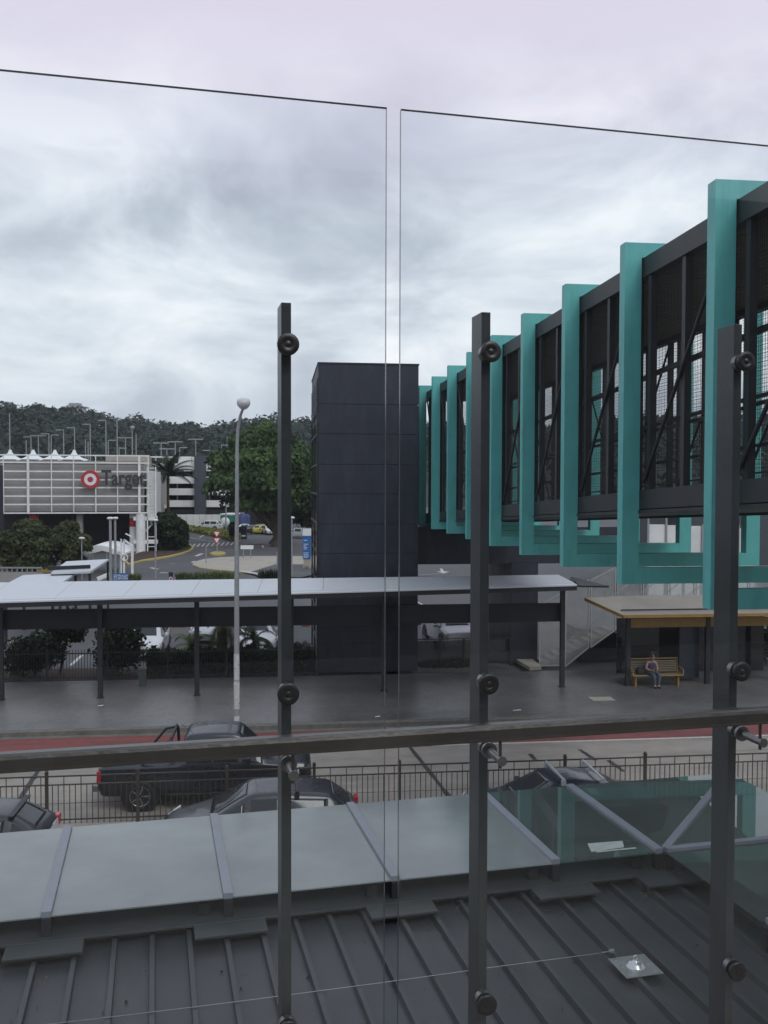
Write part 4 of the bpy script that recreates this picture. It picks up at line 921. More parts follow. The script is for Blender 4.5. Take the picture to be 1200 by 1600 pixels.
# litter & covers on the footpath
for i,(x,y,a,c,lab) in enumerate(((157,1103,.20,.05,'white scrap of litter by the canopy post on the footpath'),(590,1120,.18,.05,'white scrap of litter near the kerb at the glass joint'),(808,1110,.3,.05,'white scrap of paper near the kerb right of the middle post'))):
    q=MB(); q.add([(-a/2,-c,0),(a/2,-c*.7,.01),(a/2.2,c,.02),(-a/2,c*.8,0)],[(0,1,2,3)]); q.add([(-a/2,-c,.004),(a/2,-c*.7,.014),(a/2.2,c,.024),(-a/2,c*.8,.004)],[(3,2,1,0)])
    solo('litter',q,LETW,lab,'litter',G(x,y,.162),AS)
q=MB(); q.box(-.42,.42,-.28,.28,0,.012); solo('pit_cover',q,PALECON,'pale rectangular pit cover in the footpath in front of the bus shelter','pit cover',G(940,1092,.154),AS)
# ================================================================ CAR PARK BEYOND
def gsheet(name,pts,z,m,kind='structure'):
    b=MB(); w_=[G(x,y,0) for x,y in pts]; b.add([(q.x,q.y,0) for q in w_],[tuple(range(len(w_)))])
    return struct(name,b,m,(0,0,z),0,kind)
def gprism(name,pts,z0,z1,mats,kind='structure'):
    b=MB(); w_=[G(x,y,0) for x,y in pts]; b.prism([(q.x,q.y) for q in w_],z0,z1,1,top=0); return struct(name,b,mats,(0,0,0),0,kind)
def densify(pts,n=5):
    # closed catmull-rom
    o=[]; N_=len(pts)
    for i in range(N_):
        p0,p1,p2,p3=[Vector(pts[(i+k)%N_]) for k in (-1,0,1,2)]
        for j in range(n):
            t=j/n; o.append(tuple(0.5*((2*p1)+(-p0+p2)*t+(2*p0-5*p1+4*p2-p3)*t*t+(-p0+3*p1-3*p2+p3)*t**3)))
    return o
isl=[(300,884),(305,879.5),(318,875.5),(345,872.5),(385,871),(430,870.5),(500,871),(580,873),(660,876),(760,878),(800,881),(800,889),(700,893),(560,893),(470,893),(425,896),(392,897),(366,895),(335,892),(312,889)]
gprism('roundabout_island',isl[::-1],0,0.14,[PALECON,YLINE])
gsheet('island_road_cut',[(390,896.5),(432,883.5),(480,884),(520,893),(470,905),(405,903)],0.146,ASPH)
gsheet('road_line',[(372,895),(378,894),(407,898.5),(402,900)],0.150,WLINE)
lk=[(200,884),(222,878),(245,875),(265,871.5),(285,866.5),(298,861.5),(303,857.5),(300,853.5),(292,850.5),(286,849),(255,852),(225,862),(190,874)]
gprism('verge_kerb',lk[::-1],0,0.15,[YLINE,YLINE]); gprism('verge_soil',[(202,882),(222,876.5),(263,870),(284,865),(296,860.5),(300,857),(297,854),(288,851),(256,854),(226,863),(195,874)][::-1],0,0.20,[MULCH,MULCH])
gprism('traffic_island',densify([(328,866.5),(334,863.6),(341,863),(349,863.8),(353,866),(347,868),(338,868.6),(331,868)],3)[::-1],0,0.15,[YLINE,YLINE])
gv=[(286,832),(300,832),(330,838),(358,844.5),(372,848),(376,845),(376,842),(372,838),(340,831),(300,826),(270,823),(262,826)]
gprism('grass_verge_kerb',gv[::-1],0,0.15,[YLINE,YLINE])
gv2=[(285,830.5),(300,830.5),(330,836.5),(358,843),(372,846.5),(374,842),(370,837),(340,830),(300,825),(268,824)]
gprism('grass_verge_base',gv2[::-1],0,0.17,[mat('soil_green',(.06,.075,.03),.9),MULCH])
from mathutils.geometry import tessellate_polygon
w_=[G(x,y,.17) for x,y in gv2]; tri=tessellate_polygon([w_]); mb=MB(); pts=[]
ar_=[((w_[b]-w_[a]).cross(w_[c]-w_[a])).length for a,b,c in tri]; tot=sum(ar_)
for (a,b,c),ar in zip(tri,ar_):
    for k in range(int(5200*ar/tot)):
        r1,r2=rng.random(),rng.random(); 
        if r1+r2>1: r1,r2=1-r1,1-r2
        q=w_[a]+(w_[b]-w_[a])*r1+(w_[c]-w_[a])*r2; pts.append((q.x,q.y,q.z+.35*rng.random()+.05))
mb.cards(np.array(pts),.32,.6); o=part('verge_grass',mb,GRASS); o['kind']='stuff'; o['label']='yellow green tussock grass on the verge by the crossing'
# zebra crossing and lane markings
b=MB()
def gq(b,x0,y0,x1,y1,wd):
    a=G(x0,y0); c=G(x1,y1); d=(c-a).normalized(); n=Vector((-d.y,d.x,0))*wd/2
    b.add([(a-n)[:2]+(0,),(c-n)[:2]+(0,),(c+n)[:2]+(0,),(a+n)[:2]+(0,)] if False else [(a.x-n.x,a.y-n.y,0),(c.x-n.x,c.y-n.y,0),(c.x+n.x,c.y+n.y,0),(a.x+n.x,a.y+n.y,0)],[(0,1,2,3)])
for i in range(11):
    x=293+i*7.5; y=850.5-1.0*(i if i>5 else i)*.35; gq(b,x,y+4.6,x+4.5,y-0.5,.30)
struct('zebra_crossing',b,WLINE,(0,0,.006))
b=MB()
for l in ((285,838,340,848,.15),(262,845,300,853,.12),(306,869,316,865,.45),(236,887,246,889.5,.4),(250,895,262,895,.5),(300,879,304,877,.3),(312,840,318,836,.2),(352,860,368,860,.12),(265,881,275,880.5,.15),(315,858,330,858.5,.15)):
    gq(b,*l)
struct('lane_markings',b,WLINE,(0,0,.008))
b=MB(); 
for l in ((110,1040,128,1024,.16),(62,992,92,984,.15),(8,1002,14,1006,.3),(85,985,98,972,.14),(125,990,140,984,.14),(655,978,690,972,.12),(760,985,800,994,.12),(775,968,800,975,.12),(430,1002,440,985,.12),(690,973,720,975,.1)): gq(b,*l)
struct('parking_lines',b,WLINE,(0,0,.006))
b=MB(); gq(b,655,901,700,898.5,.12); a=G(690,893); 
b.add([(a.x-.12,a.y-1.6,0),(a.x+.12,a.y-1.6,0),(a.x+.12,a.y+1.2,0),(a.x-.12,a.y+1.2,0)],[(0,1,2,3)]); b.add([(a.x-.6,a.y-1.6,0),(a.x,a.y-3.2,0),(a.x+.6,a.y-1.6,0)],[(0,1,2)])
struct('arrow_marking',b,WLINE,(0,0,.16))
gprism('right_road',[(652,903),(652,882),(735,882),(735,903)],0,.152,[ASPH,ASPH])
# speed hump blocks
for i,(x,lab) in enumerate(((258,'leftmost'),(267,'second from left'),(276,'third from left'),(285,'rightmost'),(478,'rightmost alone'))):
    q=MB(); q.prism([(-.22,-.25),(.22,-.25),(.22,.25),(-.22,.25)],0,.10); q2=solo('wheel_stop',q,mat('stop_red',(.30,.07,.04),.7),f'red wheel stop on the lot, {lab} behind the white cars','wheel stop',G(x,979.5 if i<4 else 978),.1,'red wheel stops',bevel=.03)
# lot cars
HN=AS-PI/2
def Lp_(px,py,d): q=D(px,py,d); return Vector((q.x,q.y,0))
car('parked_car','white hatchback facing the street half hidden by the tall shrub behind the fence',0,0,HN,WHT,4.0,1.75,1.48,'hatch',pos=Lp_(231,1000,43.2))
car('parked_car','white car facing the street behind the short palm left of the lift tower',0,0,HN+.1,WHT,4.4,1.8,1.52,'hatch',pos=Lp_(399,1000,44.6))
car('parked_car','silver car standing between the low palm and the stout palm in the parking lot',0,0,HN,SIL,4.4,1.8,1.42,'sedan',pos=Lp_(328,1000,47.5))
c=car('parked_car','white four wheel drive with roof rails right of the lift tower behind the glass barrier',0,0,HN+.12,WHT,4.6,1.85,1.62,'suv',pos=Lp_(703,1000,46.0))
roof_bars(c,4.6,1.85,1.56,(.3,-.8),DKTRIM)
car('parked_car','silver sedan parked side-on behind the white four wheel drive',0,0,HR,SIL,4.6,1.8,1.42,'sedan',pos=Lp_(640,975,53))
car('parked_car','white four wheel drive by the white hoarding left of the green container',0,0,PI*.93,WHT,4.6,1.9,1.75,'suv',detail=False,pos=G(327,829))
car('parked_car','dark car behind the white four wheel drive at the hoarding',0,0,PI*.9,BLK,4.6,1.8,1.7,'suv',detail=False,pos=G(326,819))
car('parked_car','white sedan parked under the fig tree right of the street lamp pole',0,0,.4,WHT,4.4,1.8,1.45,'sedan',detail=False,pos=G(384,832))
car('parked_car','black car parked under the fig tree',0,0,.9,BLK,4.4,1.8,1.45,'sedan',detail=False,pos=G(398,834))
car('parked_car','bright yellow hatchback parked under the fig tree',0,0,1.2,('yellow',(.45,.42,.06)),4.0,1.75,1.5,'hatch',detail=False,pos=G(409,834))
car('parked_car','white hatchback nose-on beside the yellow car by the fig tree trunk',0,0,-1.2,WHT,4.2,1.75,1.5,'hatch',detail=False,pos=G(420,835))
car('parked_car','silver station wagon left of the blue totem sign near the lift tower',0,0,PI*.95,SIL,4.8,1.8,1.55,'suv',detail=False,pos=G(468,841))

car('parked_car','white car in the shadow under the store behind the arched shelter',0,0,2.8,WHT,4.4,1.8,1.5,'hatch',detail=False,pos=G(146,846))
car('parked_car','dark car in the shadow under the store left of the white columns',0,0,2.9,BLK,4.4,1.8,1.5,'hatch',detail=False,pos=G(172,840))
# ================================================================ far things
def atd(px,py,d): return D(px,py,d)
def zof(px,py,d): return D(px,py,d).z
# --- white screened store with the round sign
AT=rad(9.5); TD=104.0
def TT_(u,v,z=0): return Vector((u*math.cos(AT)-v*math.sin(AT)+TO.x,u*math.sin(AT)+v*math.cos(AT)+TO.y,z))
TO=D(0,760,TD); TO.z=0
def tu(px): # local u on facade plane for pixel column
    d=ray(px,760); # intersect plane local v=0 : (p-TO).n=0
    n=Vector((-math.sin(AT),math.cos(AT),0)); t=TO.dot(n)/d.dot(n); q=d*t; return (q-TO).dot(Vector((math.cos(AT),math.sin(AT),0))), q.y
st=thing('department_store','raised grey department store behind a white steel grid with a round red logo','building',TT_(tu(116)[0],0,0),AT)
stu=tu(116)[0]
def sp_part(name,mb,m,par=st,**k):
    o=part(name,mb,m,par,**k); 
    if par is st: o.location=(-stu,0,0)
    return o
uR=tu(233)[0]; uL=tu(-40)[0]; yR=tu(233)[1]
zt_=H+(757-712)*TD/F; zs_=H+(757-725)*TD/F; zb_=H-(803-757)*TD/F
ZT_=zt_+.3
p=MB(); p.box(uL,uR-.6,.5,38,zb_+.15,zs_); sp_part('wall',p,GREYP)
p=MB(); 
zr=[H+(757-y)*TD/F for y in (712,723.5,737.5,750.5,763,776.5,789.5,803)]
for i,z in enumerate(zr): 
    t=.075
    p.box(uL,uR+.05,-.12,0,z-t,z+t)
ux=[tu(q)[0] for q in (-34,6,44.5,81,115.5,150,184,218,232)]
for i,x in enumerate(ux):
    w2=.13 if i in (2,7) else .05
    p.box(x-w2/1,x+w2/1,-.24,-.125,zb_-.08,zr[0] if i in (2,7) else zr[0]-.1)
sp_part('grid_screen',p,WHITE)
p=MB(); p.box(uL,uR-.5,.4,.5,zs_+.01,zs_+.35); sp_part('parapet',p,PALECON)
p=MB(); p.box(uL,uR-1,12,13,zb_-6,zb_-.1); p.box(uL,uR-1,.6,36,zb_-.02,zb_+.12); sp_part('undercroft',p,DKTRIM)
for q,w2 in ((47,.55),(206,.5),(219,.55),(120,.4)):
    x=tu(q)[0]; p=MB(); p.disc((x,2.0 if q!=219 else .4,0),(0,0,1),w2,zb_+.05,16); sp_part('column',p,WHITE if q in(206,219) else REDP if q==47 else GREYP,label='red column' if q==47 else None)
p=MB(); p.disc((tu(206)[0],2.0,3.0),(0,0,1),.52,1.0,16); sp_part('column_band',p,REDP)
# sign
sc=tu(142)[0]; sz=H+(757-750)*TD/F; R0=14.3*TD/F
M90=Matrix.Rotation(rad(90),4,'X')
sg=MB(); sg.disc((sc,-.25,sz),(0,-1,0),R0,.16,40); sgo=sp_part('round_logo',sg,REDP)
sg=MB(); sg.disc((sc,-.41,sz),(0,-1,0),R0*.66,.012,40); part('logo_ring',sg,LETW,sgo)
sg=MB(); sg.disc((sc,-.422,sz),(0,-1,0),R0*.31,.012,32); part('logo_centre',sg,REDP,sgo)
x0=tu(159)[0]; x1=tu(227)[0]
o=text_part('store_lettering','Target',2.45,LETK,st,Matrix.Translation(((x0+x1)/2,-.34,sz+.12))@M90,.10,.05)
wd=max(v.co.x for v in o.data.vertices)-min(v.co.x for v in o.data.vertices); f=(x1-x0)/wd
for v in o.data.vertices: v.co.x=(x0+x1)/2+(v.co.x-(x0+x1)/2)*f
o.location=(-stu,0,0)
# end stair bay
p=MB(); xe=uR
for z in [zb_-4+i*.38 for i in range(28)]:
    if z<zs_-.2: p.box(xe-.3,xe+.75,.3,.36,z,z+.09) if z>zb_-.6 or z<zb_-2.6 else None
for x in (xe-.3,xe+.65): p.box(x,x+.14,.2,.4,0,zs_-.3)
p.box(xe-1.8,xe+.9,.2,3,zb_-.9,zb_-.45); p.box(xe-1.8,xe+.9,.2,3,zb_-3.6,zb_-3.2); p.bar((xe-1.5,1,zb_-3.2),(xe+.7,1,zb_-.9),.2,.2)
sp_part('end_stair',p,WHITE)
p=MB(); p.box(xe-.2,xe+.6,.6,10,zb_-.5,zs_-.8); sp_part('stair_wall',p,WHITE)
p=MB(); p.box(uL,uR-2,38.1,175,zs_-1.6,zs_-1.2); sp_part('rooftop_deck',p,PALECON)
p=MB(); p.box(uL,uR-3,38.1,175,0,zs_-1.61); sp_part('rear_block',p,GREYP)
# rooftop plant wall
p=MB(); x0=tu(134)[0]*1.12; x1=tu(200)[0]*1.12; p.box(x0,x1,9,12,zs_-.3,zs_+1.15); sp_part('rooftop_plant_wall',p,PALECON)
# tents
tents=[(16,'leftmost'),(52,'second from left'),(86,'third from left'),(116,'rightmost')]
for q,lab in tents:
    d=TD+8; loc=D(q,720,d); loc.z=zs_-.3
    r_=thing('shade_tent',f'peaked white fabric tent on the store roof, {lab} of the four','tent',loc,AT,'white rooftop tents')
    p=MB(); n=24; prof=[(0.16,2.05),(.26,1.75),(.5,1.45),(1.0,1.12),(1.7,.9)]
    vs=[]; 
    for i,(rr_,z) in enumerate(prof):
        for k in range(n):
            a=2*PI*k/n; sq=1/max(abs(math.cos(a)),abs(math.sin(a))); s_=1+(sq-1)*(i/4)**1.5; vs.append((rr_*s_*math.cos(a),rr_*s_*math.sin(a),z-.0+(-.25 if i==4 and sq>1.25 else 0)))
    p.add(vs,[(i*n+k,i*n+(k+1)%n,(i+1)*n+(k+1)%n,(i+1)*n+k) for i in range(4) for k in range(n)],0,True); p.disc((0,0,2.0),(0,0,1),.14,.12,8); part('canopy',p,TENT,r_)
    for a,b_ in ((-1,-1),(1,-1),(1,1),(-1,1)):
        p=MB(); p.tube([(a*1.6,b_*1.6,0),(a*1.6,b_*1.6,.85)],.05,6); part('pole',p,WHITE,r_)
# rooftop light poles
base_z=zs_-1.2
def lightpole(label,px,ytop,head,loc=None,hgt=8.0,d=None,zb0=None,group='rooftop car park light poles',th=1.0):
    zb0=base_z if zb0 is None else zb0
    if d is None: d=(zb0+hgt-H)*F/(757-ytop); d=max(118,min(d,255))
    hgt=H+(757.6-ytop)*d/F-zb0
    q=D(px,760,d); r_=thing('light_pole',label,'light pole',(q.x,q.y,zb0),0,group)
    p=MB(); w2=.085*d/130*th; p.tube([(0,0,0),(0,0,hgt)],[w2*1.15,w2*.8],8); part('pole',p,GALV,r_)
    if head:
        p=MB(); k=d/130
        if 'L' in head: p.box(-1.05*k,0,-.16,.16,hgt-.04,hgt+.10*k)
        if 'R' in head: p.box(0,1.05*k,-.16,.16,hgt-.04,hgt+.10*k)
        if 'B' in head: p.lathe([(0,-.3*k),(.25*k,-.2*k),(.35*k,.05*k),(.2*k,.25*k),(0,.3*k)],12,0,Matrix.Translation((.05,0,hgt)))
        part('lamp_head',p,GALV,r_)
    return r_
for (x,y,hd,lab) in ((16,648,'','bare tall light pole above the leftmost rooftop tent'),(41.5,690,'','short bare light pole between the two left rooftop tents'),(49,685,'L','light pole with a left arm just beside the second rooftop tent'),(60.5,683,'LR','double armed light pole right of the second rooftop tent'),(77,680,'L','light pole with a left arm before the third rooftop tent'),(80.5,682,'R','light pole with a right arm touching the third rooftop tent'),(100,674,'L','light pole with a left arm between third and fourth rooftop tents'),(117,670.5,'L','light pole with a left arm behind the rightmost rooftop tent'),(134,688,'','thin bare mast right of the rooftop tents, left one of a close pair'),(138,692,'','thin bare mast right of the rooftop tents, right one of a close pair'),(141.5,665,'L','light pole with a left arm above the round logo'),(166,659,'L','tall light pole with a left arm above the first letters of the store sign'),(169.5,690,'R','short light pole with a right arm behind the tall pole over the store lettering'),(183.5,655.5,'L','tallest light pole with a left arm above the store lettering'),(186.5,702,'R','very short white hooked pole beside the tallest light pole'),(196.5,686,'LR','double armed light pole above the end of the store lettering'),(207,670,'B','light pole with a round ball head near the store corner'),(213,679,'','bare light pole right of the ball headed pole')):
    lightpole(lab,x,y,hd,d=118 if y==702 else None)
# multi storey car park
PD=176.0
def pz(y): return H+(757.3-y)*PD/F
def pxw(x): return D(x,760,PD).x
mp_=thing('parking_garage','white banded multi storey car park with a dark stair tower','building',(pxw(300),PD,0),0)
ox=pxw(300)
def mpart(name,mb,m,**k): o=part(name,mb,m,mp_,**k); o.location=(-ox,-PD,0); return o
bands=[(725,737),(745.5,756.5),(764,774.5),(782.5,793)]
for i,(y0,y1) in enumerate(bands):
    p=MB(); x0=pxw(226 if i==0 else 233); p.box(x0,pxw(400),PD,PD+.4,pz(y1),pz(y0)); mpart('parapet_band',p,PARKW)
    p=MB(); p.box(x0,pxw(400),PD+.4,PD+30,pz(y1),pz(y1)+.3); mpart('floor_slab',p,GREYP)
p=MB(); p.box(pxw(226),pxw(400),PD+12,PD+13,0,pz(733)); mpart('inner_wall',p,DKTRIM)
p=MB()
for i in range(20):
    x=pxw(236)+i*1.55*1.0
    for (y0,y1) in ((737,745.5),(756.5,764),(774.5,782.5)): p.box(x,x+.22,PD+1,PD+1.3,pz(y1),pz(y0)) if i%2 else None
mpart('slab_columns',p,GREYP)
p=MB(); p.box(pxw(305.5),pxw(322.5),PD-1.2,PD+6,0,pz(713)); mpart('stair_tower',p,mat('tower_slate',(.055,.06,.078),.7,var=.08,scale=.3,dirt=(.09,.095,.11,.4),dscale=.2))
p=MB(); p.box(pxw(277),pxw(297),PD+1,PD+7,pz(725),pz(714)); p.box(pxw(296),pxw(305),PD+2,PD+7,pz(725),pz(715)); mpart('rooftop_plant_room',p,PARKW)
p=MB(); p.box(pxw(231),pxw(261),PD+1,PD+1.1,pz(725),pz(716)); mpart('rooftop_glass_lobby',p,DKGL)
p=MB(); p.prism([(pxw(226),PD-.5),(pxw(270),PD-.5),(pxw(270),PD+9),(pxw(226),PD+9)],pz(716),pz(714.2)); 
for q in (232,241,252,262): p.box(pxw(q),pxw(q)+.25,PD+.7,PD+.95,pz(725),pz(716))
mpart('rooftop_lobby_roof',p,PARKW)
# lighter end block with big window
p=MB(); p.box(pxw(228),pxw(261),PD-3.0,PD-.1,pz(795),pz(731)); mpart('end_block',p,PARKW)
for y0,y1 in ((766,786),(738,752)):
    p=MB(); p.box(pxw(246),pxw(259),PD-3.06,PD-2.98,pz(y1),pz(y0)); mpart('window',p,DKGL)
p=MB(); p.box(pxw(233),pxw(400),PD-.2,PD+.2,0,pz(797)) ; mpart('ground_floor_wall',p,DKTRIM)
for (x,y,hd,lab) in ((252,694,'LR','double headed light pole on the multi storey roof above the glass lobby'),(261,703,'LR','short light pole on the multi storey roof right of the glass lobby'),(274,692,'LR','tall double headed light pole left of the white plant room'),(281,701,'R','short light pole above the white plant room'),(306,688,'LR','double headed light pole rising beside the dark stair tower'),(328.5,705.5,'L','left of two close light poles right of the dark stair tower'),(332.5,706,'R','right of two close light poles right of the dark stair tower'),(346,697,'R','light pole with a small head beside the fig tree crown'),(355,683,'','tall bare light pole behind the left flank of the fig tree crown')):
    lightpole(lab,x,y,hd,d=PD+10,zb0=pz(728),group='multi storey roof light poles',th=.8)
# white hoarding
q0=G(262,824); q1=G(352,824)
root=thing('site_hoarding','long white hoarding fence in front of the multi storey car park','fence',(q0.x,q0.y,0),0)
p=MB(); W_=q1.x-q0.x; hh=H+(757-804.5)*q0.y/F
for i in range(9): p.box(W_*i/9+.03,W_*(i+1)/9-.03,0,.1,0,hh+.02*(i%2))
part('panels',p,PARKW,root)
p=MB()
for i in range(10): p.box(W_*i/9-.06,W_*i/9+.06,.1,.25,0,hh)
part('posts',p,GREYP,root)
# green container
q=G(357,829); root=thing('shipping_container','green and white site container beside the hoarding behind the lamp pole','container',(q.x,q.y,0),-.1); hh=H+(757-803)*q.y/F
GRN=mat('container_green',(.03,.20,.13),.5,var=.1)
p=MB(); p.box(-1.45,1.45,0,5,0.15,hh-.25); part('body',p,GRN,root,.03); p=MB(); p.box(-1.5,1.5,-.05,5.05,hh-.25,hh); part('roof',p,WHITE,root); p=MB(); p.lathe([(0,0),(.85,0),(.85,.03),(0,.03)],24,0,Matrix.Translation((-.6,-.03,1.45))@M90); part('round_panel',p,WHITE,root)
p=MB(); p.box(-1.3,1.3,-.04,-.01,.3,.42); part('door_bar',p,DKTRIM,root)
q=G(378,831); root=thing('blue_tank','dark blue water tank behind the street lamp pole','tank',(q.x,q.y,0)); p=MB(); p.lathe([(1.35,0),(1.35,2.6),(1.1,2.95),(0,3.05)],20); part('shell',p,mat('tank_blue',(.02,.035,.14),.5),root); p=MB(); p.disc((0,0,3.0),(0,0,1),.3,.15,12); part('lid',p,DKTRIM,root)
# give way signs
q=G(339,865); root=thing('give_way_sign','pole with two white and red triangular give way signs on the small yellow kerbed island','sign',(q.x,q.y,.15)); hh=H+(757-829)*q.y/F-.15
p=MB(); p.tube([(0,0,0),(0,0,hh)],.06,8); part('pole',p,GALV,root)
for z in (hh-.45,hh-1.2):
    t_=MB(); t_.add([(-.48,-.08,z+.36),(.48,-.08,z+.36),(0,-.08,z-.44),(-.48,-.05,z+.36),(.48,-.05,z+.36),(0,-.05,z-.44)],[(0,2,1),(3,4,5),(0,1,4,3),(1,2,5,4),(2,0,3,5)]); o=part('sign_plate',t_,REDP,root)
    t_=MB(); t_.add([(-.30,-.085,z+.26),(.30,-.085,z+.26),(0,-.085,z-.26)],[(0,2,1)]); t_.quad((-.3,-.083,z+.26),(0,-.083,z-.26),(0,-.0825,z-.26),(.3,-.083,z+.26)); part('sign_face',t_,LETW,o)
# thin bollard pole etc
for px,py,ph,lab in ((322,880,26,'thin grey marker pole on the near tip of the concrete island'),(433,884,22,'short white post beside the dark balustrade post on the concrete island')):
    q=G(px,py,.14); p=MB(); p.tube([(0,0,0),(0,0,ph*q.y/F)],.05,8); p.disc((0,0,0),(0,0,1),.09,.03,8); solo('marker_pole',p,GALV,lab,'pole',q)
# two legged notice board
q=G(386,872,.14); root=thing('notice_board','white notice board on two legs on the concrete island behind the lamp pole','sign',q); s_=q.y/F
p=MB(); p.box(-10*s_,10*s_,-.04,.04,14*s_,20*s_); part('board',p,LETW,root); 
for x in (-5.5,5.5): p=MB(); p.tube([(x*s_,.06,0),(x*s_,.06,19*s_)],.05,8); part('leg',p,GALV,root)
q=G(401,856); root=thing('street_bench','low dark bench on the far side of the roundabout road','bench',(q.x,q.y,0)); p=MB(); p.box(-1.0,1.0,-.3,.3,.4,.5); part('seat',p,BARK,root); p=MB(); p.box(-.9,-.7,-.25,.25,0,.4); p.box(.7,.9,-.25,.25,0,.4); part('legs',p,PALECON,root)
q=G(381,842); root=thing('litter_bin','black litter bin with a white label right of the lamp pole','bin',(q.x,q.y,0)); p=MB(); p.box(-.42,.42,-.4,.4,0,1.9); part('body',p,DKTRIM,root,.05); p=MB(); p.box(-.3,.3,-.43,-.405,.35,.6); part('label_plate',p,LETW,root)
# black sign post with round red-white disc near canopy
q=G(267,912); d=q.y; root=thing('round_road_sign','black board with a round red and white sign just above the canopy roof','sign',(q.x,q.y,0)); z=zof(267,902,d); s_=d/F
p=MB(); p.box(-3.2*s_,3.2*s_,-.02,.04,z-6*s_,z+8*s_); part('board',p,DKTRIM,root); p=MB(); p.tube([(0,.06,0),(0,.06,z)],.04,8); part('pole',p,GALV,root)
p=MB(); p.disc((0,-.02,z-2*s_),(0,-1,0),2.9*s_,.01,20); o=part('sign_disc',p,LETW,root); p=MB(); p.disc((0,-.03,z-2*s_),(0,-1,0),1.9*s_,.01,16); part('sign_ring',p,REDP,o)
# lamps in the car park
def parklamp(label,px,ytop,gy,heads=1,d=None,w2=.075):
    q=G(px,gy); d=q.y; hh=zof(px,ytop,d); root=thing('park_lamp',label,'lamp',(q.x,q.y,0),0,'car park lamps'); s_=d/F
    p=MB(); p.tube([(0,0,0),(0,0,hh-.1)],w2,10); p.disc((0,0,0),(0,0,1),w2*2,.05,10); part('pole',p,GALV,root)
    p=MB(); p.lathe([(0,-.10),(.14,-.08),(.20,-.03),(.20,.05),(.12,.1),(0,.11)],14,0,Matrix.Translation((0,0,hh))@Matrix.Diagonal((1.25,1,1,1))); part('lamp_head',p,LETW,root)
    if heads==2:
        p=MB(); p.lathe([(0,-.10),(.14,-.08),(.20,-.03),(.20,.05),(.12,.1),(0,.11)],14,0,Matrix.Translation((.30,.3,hh+.0))); part('lamp_head',p,LETW,root); p=MB(); p.tube([(.27,.3,0),(.27,.3,hh-.1)],w2*.85,10); part('pole',p,GALV,root)
    return root
parklamp('thick twin grey park lamp rising left of the blue trolley sign',173,810,925,2,w2=.10)
parklamp('slim grey park lamp with a flat white head right of the store columns',243,813,903)
parklamp('slim park lamp with a white head between the fig tree and the lift tower',456,809,903,w2=.06)
parklamp('park lamp with a small white head left of the green container',353,762,830,w2=.12)
parklamp('short park lamp in front of the white hoarding',291.5,781,812,w2=.12)
parklamp('bare thin pole beside the arched white shelter',128,841,905,w2=.05)
# blue trolley sign
q=G(189,940); d=q.y; s_=d/F; root=thing('trolley_sign','blue sign reading trolley return above the pale canopy roof','sign',(q.x,q.y,0))
z0=zof(189,908,d); z1_=zof(189,895.5,d)
p=MB(); p.box(-11.5*s_,11.5*s_,-.03,.03,z0,z1_); part('sign_plate',p,BLUE,root); p=MB(); p.tube([(-8*s_,.07,0),(-8*s_,.07,z1_)],.05,8); p.tube([(8*s_,.07,0),(8*s_,.07,z1_)],.05,8); part('posts',p,GALV,root)
text_part('lettering','TROLLEY\nRETURN',.185,LETW,root,Matrix.Translation((3.3*s_,-.036,(z0+z1_)/2-.0))@M90,.004,.004)
p=MB(); p.box(-10.5*s_,-6.2*s_,-.034,-.031,z0+2*s_,z1_-2*s_); part('pictogram_panel',p,LETW,root)
p=MB(); p.box(-10.1*s_,-6.6*s_,-.037,-.0345,z0+2.5*s_,z1_-2.5*s_); part('pictogram_field',p,BLUE,root)
text_part('pictogram','P',.28,LETW,root,Matrix.Translation((-8.3*s_,-.04,(z0+z1_)/2))@M90,.003,.004)
# blue totem
q=G(479.5,888,.14); d=q.y; s_=d/F; root=thing('totem_sign','tall blue directory totem with white cap and white text left of the lift tower','sign',q,0)
zz=lambda y: zof(480,y,d)-.14
p=MB(); p.box(-6*s_,6*s_,-.25,.25,zz(873.5),zz(837)); part('blue_panel',p,BLUE,root)
p=MB(); p.box(-6.3*s_,6.3*s_,-.27,.27,zz(837)+.005,zz(827)); part('cap',p,LETW,root)
p=MB(); p.box(-5*s_,6*s_,-.22,.22,.25,zz(873.5)-.005); p.box(-5.5*s_,-3.5*s_,-.25,.25,0,.25); p.box(3.8*s_,6*s_,-.25,.25,0,.25); part('base',p,PALECON,root)
rows_=[(844,5),(850,6.5),(852.5,3.5),(855,4),(857.5,4.5),(863.5,7.5),(866,6),(868.5,7),(870.5,5)]
p=MB()
for y,l in rows_: 
    x=-4.6
    while x<-4.6+l: 
        wl=.8+rng.random()*1.3; p.box(x*s_,(x+wl)*s_,-.256,-.2505,zz(y+.55),zz(y-.55)); x+=wl+.5
part('text_lines',p,LETW,root)
# gantry (white post frame), arched shelter, flat white roofs
q=G(199,903); d=q.y; s_=d/F
root=thing('height_gantry','white post and rail gate frame beside the blue trolley sign','gate',(q.x,q.y,0)); zz=lambda y: zof(199,y,d)
for (x,y,w2) in ((-9.5,842,.05),(-5,843,.07),(8,851,.09)):
    p=MB(); p.box(x*s_-w2,x*s_+w2,-w2,w2,0,zz(y)); part('post',p,WHITE,root)
p=MB(); p.bar((-5*s_,0,zz(843.5)),(8*s_,0,zz(853)),.14,.16); p.bar((-4*s_,.3,zz(834)),(6*s_,.3,zz(839)),.08,.1); part('top_rail',p,WHITE,root)
p=MB(); p.tube([(-3.5*s_+.27*math.cos(a),-.12,zz(871)+.27*math.sin(a)) for a in [i*2*PI/16 for i in range(17)]],.05,8); part('ring',p,LETW,root)
